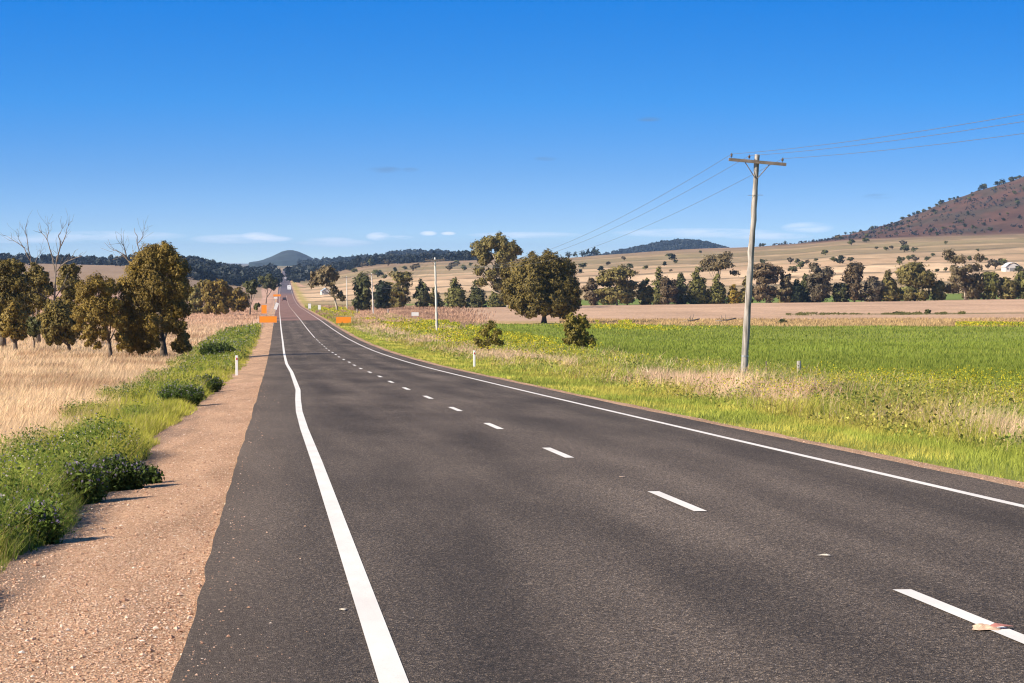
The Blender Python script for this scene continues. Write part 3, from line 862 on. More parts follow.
px_tree('wilga_tree', 'rounded bushy olive tree at the foot of the forked dead trunk', 'tree', 70, 222,
        [(55, 308, 9), (48, 318, 8), (62, 315, 9), (56, 326, 9), (68, 325, 8), (75, 332, 6), (47, 330, 6), (80, 322, 6), (54, 335, 5), (64, 336, 5), (48, 337, 4), (58, 341, 4), (72, 340, 4), (50, 342, 3)],
        'wilga_dark', .11, 1.5, .14, 13, LG, droop=.4, depth=.7)
px_tree('wilga_tree', 'small single stemmed olive tree standing in front of the dark tree mass', 'tree', 15.5, 228,
        [(15, 308, 7), (8, 317, 7), (20, 318, 7), (12, 328, 7), (22, 329, 5), (4, 326, 5), (15, 335, 5), (6, 333, 4), (22, 336, 4)],
        'wilga', .11, 1.4, .2, 14, LG, droop=.4, depth=.8, topfrac=.75)
px_tree('wilga_tree', 'low dark round shrubby tree next to the small single stemmed tree', 'tree', 34, 236,
        [(34, 322, 6), (30, 328, 6), (38, 328, 6), (34, 331, 5)], 'dark', .2, 1.6, .1, 15, LG, depth=.8)
px_tree('box_tree', 'wide dark olive tree cut by the picture edge, with heavy shaded crown', 'tree', 2, 248,
        [(2, 270, 10), (14, 268, 9), (-10, 272, 10), (8, 282, 11), (22, 283, 8), (-8, 290, 11), (6, 298, 12), (20, 300, 9), (-6, 310, 10), (10, 314, 9), (24, 312, 6), (-4, 322, 8), (4, 330, 7), (-10, 332, 7), (26, 322, 5)],
        'wilga_dark', .11, 1.6, .3, 16, LG, depth=.8, droop=.3)
px_tree('box_tree', 'brownish crowned tree behind the pale fallen limb, between two dead trunks', 'tree', 38, 276,
        [(36, 270, 7), (30, 279, 8), (43, 277, 7), (38, 289, 9), (28, 294, 7), (48, 290, 6), (38, 302, 8), (30, 310, 6), (46, 306, 6)],
        'wilga_dark', .23, 1.6, .25, 17, LG, depth=.8, palebark=None) if False else \
px_tree('box_tree', 'brownish crowned tree rising between the two tallest dead trunks', 'tree', 38, 276,
        [(36, 270, 7), (30, 279, 8), (43, 277, 7), (38, 289, 9), (28, 294, 7), (48, 290, 6), (38, 302, 8), (30, 310, 6), (46, 306, 6)],
        'wilga_dark', .12, 1.45, .25, 17, LG, depth=.8)
px_tree('box_tree', 'olive crowned tree showing just behind the forked dead trunk', 'tree', 70, 262,
        [(66, 272, 6), (74, 270, 6), (62, 283, 7), (73, 282, 7), (68, 294, 8), (78, 295, 6), (68, 306, 8), (76, 312, 7), (62, 316, 6)],
        'wilga_dark', .12, 1.45, .2, 18, LG, depth=.8)
px_tree('box_tree', 'small tree between the loose golden tree and the biggest dome', 'tree', 132, 226,
        [(130, 318, 6), (124, 328, 6), (136, 330, 6), (130, 337, 5), (124, 336, 5), (137, 338, 5)], 'wilga_dark', .2, 1.4, .12, 19, LG, depth=.8)
# mid distance clump
MG = 'round trees beyond the dome shaped tree'
def base_Y(px, py, lo=60, hi=1200):
    ys = np.linspace(lo, hi, 800); X = np.array([lat(px, y) for y in ys]); sy = YH - (ground(X, ys) - EYE) * F / ys
    i = np.where(sy <= py)[0]
    return float(ys[i[0]]) if len(i) else hi

def mid(px, Y, pc, pal, label, seed, r0=.2):
    if Y < 600 and seed < 25: Y = base_Y(px, max(c[1] + c[2] for c in pc) + .6)
    px_tree('box_tree', label, 'tree', px, Y, pc, pal, .28, 1.6, r0, seed, MG, depth=.8, droop=.3)
mid(197, 470, [(196, 292, 6), (192, 298, 6), (201, 299, 6), (196, 305, 6), (193, 309, 4), (200, 309, 4)], 'olive', 'narrow olive tree half hidden behind the biggest dome shaped tree', 21)
mid(216, 480, [(210, 287, 6), (220, 286, 7), (227, 291, 5), (207, 296, 6), (217, 297, 7), (227, 301, 5), (211, 305, 5), (221, 306, 5), (208, 309, 4.5), (216, 310, 4.5), (225, 309, 4.5)], 'wilga', 'widest brown olive tree of the clump beyond the biggest dome', 22)
mid(238, 455, [(238, 292, 5), (232, 297, 5), (244, 297, 5), (238, 302, 5), (231, 304, 4), (246, 303, 4), (234, 308, 3.5), (242, 308, 3.5)], 'wilga', 'low rounded brown tree nearest the road works', 23)
mid(250, 640, [(247, 285, 4), (253, 284, 4), (250, 290, 4), (254, 291, 3)], 'dark', 'dark green round tree just behind the low rounded brown one', 24)
mid(256.5, 540, [(256, 307, 2.6), (258, 305, 2)], 'dark', 'tiny dark bush near the orange roadwork signs', 25, .05)
mid(266, 1150, [(262, 280, 4), (269, 278, 4), (275, 281, 3.5), (266, 285, 4), (273, 287, 3)], 'dark', 'dark spreading tree beside the far road, past the orange signs', 26)
mid(204, 640, [(202, 284, 4), (208, 283, 4), (205, 290, 4)], 'wilga_dark', 'small dark tree peeping over the widest brown olive tree', 27)

# --- dead trees
def dead_tree(label, px0, Y, branches, seed, r0=.16):
    g = np.random.default_rng(seed); b = gbase(px0, Y)
    root = thing('dead_tree', label, 'dead tree', tuple(b), 'bare dead trees')
    T = MB(); Bm = MB()
    for k, (pl, r1) in enumerate(branches):
        pts = [at(x, y, Y) - b for x, y in pl]
        for j, p in enumerate(pts): p[1] += g.normal(0, .15) + (0 if k == 0 else .4 * j * math.sin(k * 2.3))
        fine = []
        for j in range(len(pts) - 1):
            for t in (0, .5): fine.append(pts[j] * (1 - t) + pts[j + 1] * t + g.normal(0, .05, 3) * (t > 0))
        fine.append(pts[-1])
        (T if k == 0 else Bm).tube(fine, np.linspace(r1 * .85, r1 * .2, len(fine)), 6)
        if k:
            for q in range(9):
                i = g.integers(1, len(fine)); s = fine[i]; d = fine[i] - fine[i - 1]; d /= np.linalg.norm(d)
                e = s + (d + g.normal(0, .55, 3)) * g.uniform(.3, .8); e2 = e + (d + g.normal(0, .5, 3) + np.array((0, 0, .3))) * g.uniform(.2, .5)
                Bm.tube([s, e, e2], [r1 * .22, r1 * .15, .008], 5)
    T.build('trunk', M['deadwood'], root, True)
    Bm.build('bare_branches', M['deadwood'], root, True)
dead_tree('tall grey dead tree with two upright forks beside the loose golden tree', 53, 250,
          [([(53, 338), (54, 310), (55, 290), (56, 268), (57, 255)], .16), ([(56, 275), (52, 258), (47, 240), (41, 233)], .09), ([(57, 262), (61, 246), (59, 236), (63, 229)], .085),
           ([(61, 246), (66, 234), (68, 226)], .06), ([(47, 240), (49, 231), (48, 224)], .05), ([(56, 272), (66, 262), (76, 258), (83, 256)], .07), ([(54, 300), (63, 285), (66, 275)], .07), ([(52, 305), (44, 296), (33, 292)], .09)], 1)
dead_tree('thin dead tree leaning outward above the dark crown at the picture edge', 31, 290,
          [([(32, 330), (32, 300), (32, 275), (31, 258)], .13), ([(31, 262), (24, 248), (14, 241), (6, 236)], .075), ([(31, 258), (28, 243), (26, 232), (27, 226)], .07), ([(32, 268), (37, 257), (40, 251)], .05), ([(24, 248), (19, 240), (18, 234)], .045)], 2)
dead_tree('dead tree whose bare tips poke out above the biggest dome shaped tree', 138, 225,
          [([(136, 345), (135, 310), (134, 280), (132, 262)], .14), ([(132, 266), (124, 256), (117, 251), (109, 248)], .07), ([(127, 258), (124, 246), (121, 241)], .055), ([(134, 270), (139, 250), (137, 236), (134, 228)], .075), ([(138, 243), (143, 236), (144, 230)], .045)], 3)

# --- the big pair beyond the crop
px_tree('kurrajong_tree', 'big dense round bronze green tree standing alone at the far crop edge', 'tree', 544, 470,
        [(522, 272, 13), (536, 264, 11), (551, 263, 12), (563, 270, 11), (512, 288, 9), (530, 284, 14), (549, 282, 14), (565, 286, 11), (519, 301, 10), (538, 302, 12), (556, 302, 12), (571, 296, 8),
         (529, 311, 7), (566, 309, 7), (574, 306, 5), (510, 299, 6), (575, 286, 5), (544, 309, 6), (520, 310, 5), (562, 313, 5)],
        'wilga_dark', .20, 1.6, .42, 31, 'pair of large trees behind the crop', depth=.9, droop=.3, nlimb=10, topfrac=.5)
px_tree('gum_tree', 'tallest gum with flat topped open crown behind the big round tree', 'tree', 509, 790,
        [(480, 248, 8), (489, 243, 7), (500, 242, 8), (511, 248, 7), (518, 251, 4), (484, 259, 7), (500, 255, 8), (510, 258, 6), (479, 270, 5), (490, 275, 6), (500, 269, 7), (482, 282, 5), (497, 285, 6), (507, 281, 6), (503, 296, 5), (511, 296, 5)],
        'olive', .32, 1.5, .55, 32, 'pair of large trees behind the crop', bark='palebark', depth=.75, droop=.2, nlimb=12, topfrac=.75)
px_tree('gum_tree', 'leaning gum with bronze crown beside the road works, partly hiding a white house', 'tree', 337.5, 740,
        [(317, 276, 6), (326, 271, 6), (334, 275, 5.5), (313, 283, 4.5), (323, 280, 5), (331, 283, 4), (334, 291, 4), (340, 295, 3.5), (343, 298, 3)],
        'gum', .42, 1.2, .3, 33, bark='palebark', depth=.8, nlimb=8, topfrac=.75)
# --- shrubs on the verge
px_tree('shrub', 'dense upright golden green shrub standing at the crop edge', 'shrub', 579, 233,
        [(573, 318, 5), (582, 319, 4.5), (568, 326, 5), (579, 326, 6), (587, 325, 3), (573, 334, 6), (583, 334, 5), (567, 341, 4), (577, 342, 6), (590, 341, 5.5), (584, 346, 4)],
        'olivegold', .10, 1.2, .1, 41, 'shrubs on the verge', depth=.8, droop=.5)
px_tree('shrub', 'sparse see-through olive shrub on the verge near the road', 'shrub', 488, 222,
        [(492, 324, 4.5), (486, 328, 4), (496, 341, 4.5), (482, 344, 4.5), (484, 333, 4.5), (498, 332, 4), (477, 341, 4.5), (489, 341, 4), (501, 343, 3.5), (494, 337, 3.5)],
        'olivegold', .08, .6, .05, 42, 'shrubs on the verge', depth=.8, nlimb=6)
px_tree('shrub', 'small round dark green bush at the far crop edge beyond the leaning pole', 'shrub', 783, 452,
        [(780, 323, 2.5), (785, 323, 2.6), (783, 321.5, 2.2)], 'dark', .25, 2.0, .06, 43, depth=.8)
px_tree('shrub', 'small dark bush on the green line across the ploughed field', 'shrub', 928, 572,
        [(928, 312, 2.2), (928, 314.5, 2.2)], 'dark', .28, 2.0, .06, 44, depth=.8)
px_tree('shrub', 'low dark bush on the green line under the tallest twin stemmed gum', 'shrub', 897, 575,
        [(896, 314.5, 2.4), (899, 315.5, 2)], 'dark', .28, 2.0, .06, 45, depth=.8)

# --- forbs at the shoulder big enough to be things
def forb(label, px0, py0, Y, rx, h, n, seed, col):
    g = np.random.default_rng(seed); b = gbase(px0, Y)
    root = thing('roadside_bush', label, 'bush', tuple(b), 'leafy bushes along the gravel shoulder')
    st = MB(); P = []; tips = []
    for k in range(n):
        a = g.uniform(0, 6.28); r = rx * math.sqrt(g.uniform(0, 1)); hh = h * (1 - .35 * (r / rx) ** 2) * g.uniform(.7, 1.1)
        p0 = np.array((math.cos(a) * r * .55, math.sin(a) * r * .55, -.03)); p1 = np.array((math.cos(a) * r, math.sin(a) * r, hh))
        mid_ = (p0 + p1) / 2 + np.array((0, 0, .05)); st.tube([p0, mid_, p1], [.006, .005, .003], 4)
        for t in np.linspace(.08, 1, 20):
            c = p0 * (1 - t) + p1 * t
            for q in range(4): P.append(c + g.normal(0, .04, 3))
        for q in range(4): tips.append(p1 + g.normal(0, .02, 3))
    st.build('stems', plain('weed_stem', (.12, .14, .04), .8), root)
    P = np.array(P); P[:, 2] = np.maximum(P[:, 2], .01)
    c = np.array(col) * (1 + g.normal(0, .25, (len(P), 1)))
    V, fs, C = merge([quads(P, np.maximum(.026, .9 * Y / F) * g.uniform(.6, 1.4, len(P)), c, g, asp=2.4)])
    obj('foliage', mesh('foliage', V, fs, C, M['grass']), root)
    V, fs, C = merge([quads(np.array(tips), .022 * g.uniform(.6, 1.4, len(tips)), np.array((.30, .24, .38)) * np.ones((len(tips), 3)), g)])
    obj('flowers', mesh('flowers', V, fs, C, M['grass']), root, label='small dull purple flowers', kind='stuff')
DK = (.085, .125, .028)
forb('dark leafy bush with purple tips casting a shadow on the gravel', 119, 483, 36, .36, .48, 90, 1, DK)
forb('low sprawling sprig on the gravel right beside the dark leafy bush', 148, 480, 37, .13, .24, 24, 2, DK)
forb('tall lush bush next to the dark leafy bush, set back from the gravel', 80, 494, 33.5, .32, .50, 75, 3, (.13, .18, .035))
forb('dense green bush crowding the gravel closest to the camera', 34, 524, 27.0, .28, .42, 70, 4, (.14, .20, .035))
forb('broad dark bush halfway along the shoulder where the gravel narrows', 181, 408, 78, .7, .62, 110, 5, (.10, .15, .03))
forb('dark bush behind the broad one, reaching toward the white guide post', 205, 395, 96, .6, .6, 100, 6, (.10, .14, .03))
forb('rounded bush on the bank behind the white guide post', 217, 352, 196, 1.3, 1.2, 130, 7, DK)

# --- tree row beyond the ploughed field
ROW_Y = 860
WIDEN = 1.16
def row_tree(x0, x1, ytop, kind, pal, label, seed, dY=0, cat='tree', bark='bark', grp='row of trees beyond the ploughed field'):
    g = np.random.default_rng(1000 + seed); Y = ROW_Y + dY
    cx = (x0 + x1) / 2; b = gbase(cx, Y); W = (x1 - x0) * Y / F * WIDEN; H = at(cx, ytop, Y)[2] - b[2]
    cl = []
    def add(x, y, z, r, rz=None): cl.append((x, y, z, r, r, rz or r))
    if kind == 'cone':
        n = 9
        for k in range(n):
            t = k / (n - 1); z = H * (.06 + .88 * t); rr = W / 2 * (1 - .58 * t ** 1.9)
            for q in range(3 if t < .75 else 1):
                a = q * 2.1 + k * 1.3 + g.uniform(-.4, .4); add(math.cos(a) * rr * .45, math.sin(a) * rr * .45, z + g.normal(0, .03) * H, rr * .62 + .25, H / n * .95)
    elif kind == 'col':
        n = 8
        for k in range(n):
            t = k / (n - 1); z = H * (.08 + .84 * t); rr = W / 2 * (.78 + .22 * math.sin(math.pi * min(1, t * 1.2))) * (1 - .5 * max(0, t - .65) / .35)
            for q in range(3):
                a = g.uniform(0, 6.28); add(math.cos(a) * rr * .5, math.sin(a) * rr * .5, z + g.normal(0, .04) * H, rr * .55, H / n * .9)
    elif kind == 'round':
        for q in range(20):
            d = g.normal(size=3); d /= np.linalg.norm(d); s = g.uniform(.45, .7)
            add(d[0] * W / 2 * s, d[1] * W / 2 * s, H * .52 + d[2] * H * .50 * s, W * .22, H * .14)
        for q in range(5):
            a = q * 1.3; add(math.cos(a) * W * .27, math.sin(a) * W * .27, H * .13, W * .17, H * .12)
    elif kind == 'gum':
        for q in range(34):
            t = g.uniform(0, 1) ** .8; z = H * (.24 + .70 * t); rr = W / 2 * (.5 + .5 * math.sin(math.pi * (.15 + .7 * t)))
            a = g.uniform(0, 6.28); s = g.uniform(.3, .85); add(math.cos(a) * rr * s, math.sin(a) * rr * s, z, W * g.uniform(.13, .21), H * .075)
        for q in range(12):
            a = g.uniform(0, 6.28); add(math.cos(a) * W * .27, math.sin(a) * W * .27, H * g.uniform(.07, .34), W * .16, H * .09)
    elif kind == 'open':
        for q in range(13):
            t = g.uniform(0, 1); z = H * (.62 + .33 * t); a = g.uniform(0, 6.28); s = g.uniform(.2, .8) * (1 - .45 * t)
            add(math.cos(a) * W / 2 * s, math.sin(a) * W / 2 * s, z, W * g.uniform(.12, .17), H * .07)
        add(W * .38, 0, H * .58, W * .12, H * .06); add(-W * .35, 0, H * .66, W * .1, H * .05)
    elif kind == 'twin':
        for sx, hh in ((-.22, 1.0), (.2, .80)):
            for q in range(13):
                t = g.uniform(0, 1); a = g.uniform(0, 6.28); add(sx * W + math.cos(a) * W * .16 - .1 * W * (t * (sx < 0)), math.sin(a) * W * .2, H * hh * (.18 + .76 * t), W * g.uniform(.12, .18), H * .075)
    # keep the crown's top and sides where the photograph has them
    top = max(c[2] + c[5] for c in cl); k = H / top
    cl = [(c[0], c[1], c[2] * k, c[3], c[4], c[5] * k) for c in cl]
    wide = max(abs(c[0]) + c[3] for c in cl); kx = min(1.25, W / 2 / wide * 1.05)
    cl = [(c[0] * kx, c[1] * kx, c[2], c[3] * max(kx, .8), c[4] * max(kx, .8), c[5]) for c in cl]
    tone = {'round': 'tree', 'cone': 'conifer'}.get(kind, 'gum')
    return make_tree('casuarina_tree' if kind in ('cone',) else ('gum_tree' if kind != 'round' else 'shade_tree'), label, cat, b, cl, pal, .42,
                     .9 if kind == 'open' else 1.2, max(.16, H * .02), bark=bark, seed=seed, group=grp, nlimb=7, topfrac=.8)

ROW = [
    (353, 371, 272, 'round', 'dark', 'dark green lumpy tree directly behind the third power pole', 'bark', -120),
    (373, 391, 281, 'round', 'black', 'blackish green tree filling the gap right of the third power pole', 'bark', -60),
    (387, 411, 271, 'gum', 'olive', 'tall brown topped tree between the third power pole and the second', 'bark', 0),
    (414, 430, 278, 'col', 'dark', 'dark blunt columnar tree just left of the second power pole', 'bark', 0),
    (429, 440, 287, 'col', 'olive', 'small thin olive tree right behind the second power pole', 'bark', 10),
    (446, 466, 277, 'cone', 'green', 'green pointed conical tree first to the right of the second power pole', 'bark', 0),
    (468, 486, 280, 'cone', 'dark', 'dark conical tree beneath the open branches of the tallest gum', 'bark', 0),
    (489, 505, 287, 'cone', 'green', 'small green conical tree in front of the tallest gum trunk', 'bark', 10),
    (583, 599, 277, 'col', 'brown', 'dark reddish columnar tree just right of the big round tree', 'bark', 0),
    (597, 637, 265, 'gum', 'olive', 'broad olive gum with a bright pale trunk showing through its middle', 'palebark', 0),
    (637, 653, 277, 'col', 'green', 'short olive green tree right of the pale trunked broad gum', 'bark', 0),
    (652, 668, 266, 'cone', 'green', 'slim pointed green tree backing onto a reddish brown one', 'bark', 20),
    (660, 676, 275, 'round', 'brown', 'reddish brown rounded tree tucked against the slim pointed tree', 'bark', -5),
    (673, 688, 272, 'col', 'dark', 'dark narrow tree closing the tight clump with the reddish brown tree', 'bark', 0),
    (688, 708, 266, 'cone', 'green', 'broad based pointed tree below the spreading open gum', 'bark', 0),
    (700, 737, 251, 'open', 'gum', 'tall spreading gum with open crown and bare trunk above its neighbours', 'palebark', 30),
    (709, 726, 273, 'cone', 'green', 'pointed green tree at the foot of the tall spreading gum', 'bark', 0),
    (727, 741, 284, 'cone', 'gold', 'low golden yellow conical tree just left of the leaning pole', 'bark', 0),
    (741, 755, 275, 'col', 'olive', 'slim olive tree hidden in part by the leaning pole', 'bark', 10),
    (752, 781, 263, 'gum', 'brown', 'tall brown crowned gum immediately right of the leaning pole', 'palebark', 0),
    (778, 793, 272, 'gum', 'gum', 'thin forked gum between the tall brown gum and the blackest tree', 'bark', 0),
    (791, 804, 278, 'cone', 'black', 'blackest pointed tree in the row', 'bark', 0),
    (800, 812, 273, 'col', 'dark', 'narrow dark tree touching the blackest pointed one', 'bark', 10),
    (807, 833, 262, 'gum', 'grey', 'tall grey brown gum standing over the narrow dark trees', 'bark', 0),
    (832, 848, 282, 'round', 'dark', 'low dark rounded tree between the grey brown gum and the rusty one', 'bark', 0),
    (844, 865, 262, 'gum', 'brown', 'thin rusty gum with see-through crown', 'bark', 0),
    (863, 883, 276, 'round', 'grey', 'dull rounded tree beside the thin rusty gum', 'bark', 0),
    (880, 899, 270, 'cone', 'olive', 'ragged pointed tree just left of the bulkiest tree of the row', 'bark', 0),
    (897, 933, 261, 'round', 'olive', 'bulkiest tree of the row, tall with a wide double lobed crown', 'bark', 0),
    (931, 945, 279, 'round', 'green', 'short plain green tree in the gap before the twin stemmed gum', 'bark', 0),
    (947, 983, 249, 'twin', 'gum', 'tallest tree of the row, a twin stemmed gum with stepped crown', 'palebark', 0),
    (979, 999, 271, 'round', 'green', 'rounded olive tree right after the twin stemmed gum', 'bark', 0),
    (999, 1018, 277, 'round', 'olive', 'low wide tree below the white farm shed', 'bark', 0),
    (1015, 1036, 271, 'round', 'green', 'bright green edged tree cut by the picture edge', 'bark', 0),
    (1040, 1062, 268, 'gum', 'gum', 'gum at the end of the row just out of the picture', 'bark', 0),
]
for i, (x0, x1, yt, kd, pl, lb, bk, dY) in enumerate(ROW):
    row_tree(x0, x1, yt, kd, pl, lb, i + 1, dY, bark=bk)

FILL = [(362, 288, 20), (402, 292, 16), (438, 294, 14), (458, 296, 13), (496, 296, 16), (590, 290, 18), (608, 284, 22), (628, 286, 22), (645, 291, 16), (668, 287, 18), (682, 286, 18), (698, 286, 22),
        (716, 288, 22), (734, 293, 16), (747, 289, 18), (764, 284, 26), (785, 288, 20), (798, 286, 20), (815, 284, 24), (828, 290, 20), (841, 289, 20), (856, 284, 24), (872, 288, 22), (888, 286, 22), (908, 284, 26), (923, 280, 24), (938, 288, 18),
        (956, 284, 26), (972, 284, 26), (990, 284, 24), (1007, 286, 24), (1022, 284, 26)]
for i, (cx_, yt_, w_) in enumerate(FILL):
    if i % 2: continue
    w_ *= .8
    gq = random.Random(i)
    row_tree(cx_ - w_ / 2, cx_ + w_ / 2, yt_ + gq.uniform(-4, 4), gq.choice(['round', 'col', 'round']), gq.choice(['dark', 'green', 'olive', 'olive', 'brown']), 'low bushy tree filling the foot of the row between taller trunks', 100 + i, 22 + gq.uniform(-4, 14), grp='low trees filling the foot of the row')

# --- paddock and hillside trees (too small to show trunks apart from crowns)
def small_tree_mesh(k, pal, tall=1.0):
    g = np.random.default_rng(2000 + k); cl = []
    for q in range(7):
        a = g.uniform(0, 6.28); r = g.uniform(.05, .30); cl.append((math.cos(a) * r, math.sin(a) * r, (.32 + .5 * g.uniform()) * tall, g.uniform(.16, .26), g.uniform(.16, .26), g.uniform(.14, .22) * tall))
    p = clumps_to_leaves(cl, pal, .15, .9, g)
    mb = MB(); mb.tube([(0, 0, -.08), (.02, 0, .25 * tall), (0, .02, .5 * tall)], [.05, .04, .02], 5)
    tv = np.concatenate(mb.V); n = len(tv)
    p.append((tv, np.concatenate(mb.f4), np.concatenate(mb.f3), np.tile(np.array((.10, .08, .06)), (n, 1))))
    V, fs, C = merge(p)
    return mesh('hill_tree', V, fs, C, M['leaf'])
SM = [small_tree_mesh(k, p, t) for k, (p, t) in enumerate((('dark', 1.), ('black', 1.15), ('dark', .8), ('grey', .9), ('green', 1.), ('black', .85)))]
def hill_tree(px, Y, s, k, label, group, g):
    b = gbase(px, Y); o = obj('paddock_tree', SM[k], None, tuple(b), label=label, category='tree', group=group)
    o.scale = (s * g.uniform(1.0, 1.7), s * g.uniform(1.0, 1.7), s * g.uniform(.75, 1.1)); o.rotation_euler = (0, 0, g.uniform(0, 6.28)); return o

def y_to_Y(px, py, lo=900, hi=3595):
    ys = np.geomspace(lo, hi, 500); X = np.array([lat(px, y) for y in ys]); z = ground(X, ys)
    sy = YH - (z - EYE) * F / ys
    i = np.where(sy <= py)[0]
    return float(ys[i[0]]) if len(i) else None

gh = np.random.default_rng(91)
SLOPE = [(451, 266, 8), (457, 264, 5), (464, 269, 6), (470, 265, 4), (449, 269, 6), (396, 270, 6), (405, 268, 5), (413, 268, 8), (378, 274, 9), (384, 277, 6), (583, 266, 7), (580, 272, 5), (600, 269, 6), (607, 264, 5),
         (630, 267, 7), (624, 259, 5), (645, 268, 5), (669, 255, 6), (672, 258, 7), (675, 262, 5), (664, 264, 5), (670, 271, 4), (762, 262, 6), (790, 262, 6), (797, 262, 5), (792, 270, 8), (800, 266, 9), (806, 263, 5), (816, 260, 4), (825, 253, 6), (840, 261, 9), (834, 260, 6), (850, 260, 5),
         (851, 264, 5), (899, 262, 9), (909, 259, 5), (915, 260, 6), (912, 256, 4), (926, 259, 6), (933, 255, 4), (947, 259, 6), (985, 259, 5), (969, 259, 6), (974, 259, 4), (903, 244, 6), (904, 249, 8), (913, 250, 6), (892, 248, 4), (886, 249, 4), (945, 243, 4), (978, 250, 4), (876, 248, 3),
         (866, 240, 6), (866, 236, 4), (835, 238, 7), (840, 238, 5), (851, 243, 6), (995, 266, 10), (1003, 264, 8), (988, 267, 7), (1018, 271, 8), (1024, 272, 7), (937, 271, 5), (945, 270, 5), (952, 268, 4), (700, 252, 3), (730, 255, 3), (750, 252, 3),
         (300, 274, 5), (333, 272, 6), (322, 276, 7), (350, 269, 6), (355, 271, 5), (342, 266, 7), (362, 266, 6), (372, 264, 7), (388, 264, 6), (312, 277, 5)]
for i, (px, py, h) in enumerate(SLOPE):
    Y = y_to_Y(px, py + h * .35)
    if Y: hill_tree(px, Y, h * 1.15 * Y / F, int(gh.choice([0, 0, 2, 3, 5])), 'small dark tree scattered on the pale striped slope beyond the row', 'trees scattered on the striped slope', gh)
n = 0
while n < 110:
    px = gh.uniform(800, 1120); ys_ = np.interp(px, S_PX, S_PY)
    if ys_ > 233: continue
    py = gh.uniform(ys_, 236)
    if py < ys_ + 1 or gh.uniform() > .4 + .6 * vnoise(px / 18, py / 9, 7): continue
    Y = y_to_Y(px, py, 2700)
    if not Y: continue
    hill_tree(px, Y, gh.uniform(2.2, 5.6) * Y / F, int(gh.choice([0, 1, 2, 5, 3])), 'dark tree dotted on the face of the red-brown hill', 'trees dotted on the red-brown hill', gh); n += 1
for i in range(64):
    px = np.interp(gh.uniform() ** .8, [0, .35, .6, 1], [745, 930, 985, 1120]) if i > 14 else gh.uniform(830, 985)
    if 950 < px < 975 and gh.uniform() < .6: continue
    hill_tree(px, 3600 + gh.uniform(-30, 10), gh.uniform(2.6, 5.4) * (1.35 if px > 980 else .9) * 3600 / F, int(gh.choice([0, 1, 2, 5])), 'dark tree on the skyline ridge of the red-brown hill', 'trees along the ridge of the red-brown hill', gh)
for px, h in ((569, 5), (575, 4), (582, 6), (588, 6), (594, 6), (597, 5)):
    hill_tree(px, 3620, h * 1.2 * 3620 / F, 1, 'dark tree standing on the skyline just past the big round tree', 'skyline trees past the big round tree', gh)

# --- woods that read as one mass
def wood(name, label, n, fpx, fY, h, leaf, pal, seed, per=26):
    g = np.random.default_rng(seed); parts = []
    px = fpx(g, n); Y = fY(g, n, px); X = np.array([lat(a, b) for a, b in zip(px, Y)])
    z = ground(X, Y); H = h * g.uniform(.6, 1.25, n)
    pal = np.array(PAL[pal])
    lob = 3
    P = []; C = []; S = []; D = []
    for q in range(lob):
        ox = g.normal(0, .22, n) * H; oy = g.normal(0, .22, n) * H; oz = H * g.uniform(.4, .82, n); r = H * g.uniform(.2, .32, n)
        tone = (pal[g.choice(3, n)] * g.uniform(.75, 1.3, (n, 1)))
        d = g.normal(size=(n, per, 3)); d /= np.linalg.norm(d, axis=2)[..., None]
        p = np.stack([X + ox, Y + oy, z + oz], 1)[:, None] + d * r[:, None, None] * g.uniform(.4, 1.05, (n, per, 1))
        P.append(p.reshape(-1, 3)); C.append(np.repeat(tone[:, None], per, 1).reshape(-1, 3)); D.append(d.reshape(-1, 3)); S.append(np.repeat(H * leaf, per))
    P = np.concatenate(P); C = np.concatenate(C) * (1 + g.normal(0, .15, (len(P), 1))); S = np.concatenate(S) * g.uniform(.7, 1.3, len(P))
    # low understorey and stems
    m = 8; d = g.normal(0, .25, (n, m, 2)) * H[:, None, None]
    p = np.stack([X[:, None] + d[..., 0], Y[:, None] + d[..., 1], z[:, None] + H[:, None] * g.uniform(.02, .4, (n, m))], -1).reshape(-1, 3)
    parts.append(quads(P, S, C, g, nrm=np.concatenate(D), wt=1.5)); parts.append(quads(p, np.repeat(H * leaf, m), np.tile(pal[2], (len(p), 1)), g))
    return stuff(name, parts, M['leaf'], label, 'woodland')
U = lambda a, b: (lambda g, n: g.uniform(a, b, n))
UY = lambda a, b: (lambda g, n, px: g.uniform(a, b, n))
wood('woodland', 'dark woodland spreading beside the road toward the blue cone hill', 430, U(175, 273), lambda g, n, px: np.where(g.uniform(size=n) < .6, g.uniform(1900, 3300, n), g.uniform(1900, 2400, n)), 8.5, .30, 'far', 301)
wood('woodland', 'dark wood closing off the far end of the road', 110, lambda g, n: np.where(g.uniform(size=n) < .7, g.uniform(293, 314, n), g.uniform(262, 275.5, n)), UY(2300, 3300), 10, .26, 'far', 302)
wood('woodland', 'low far woodland across the plain behind the dead trees', 420, U(-160, 185), UY(2600, 3900), 8.5, .3, 'far', 303)
wood('woodland', 'wooded rise along the skyline between cone hill and tallest gum', 900, U(300, 500), UY(4600, 5700), 12, .3, 'far', 304)
wood('woodland', 'broken line of trees along the top of the pale far paddocks', 260, U(296, 490), UY(2750, 3050), 8, .28, 'far', 306)
wood('woodland', 'blue wooded ridge on the skyline behind the striped slope', 1500, lambda g, n: np.concatenate([g.normal(692, 32, n * 2 // 3), g.uniform(585, 775, n - n * 2 // 3)]), UY(6000, 6600), 10, .3, 'far', 305)

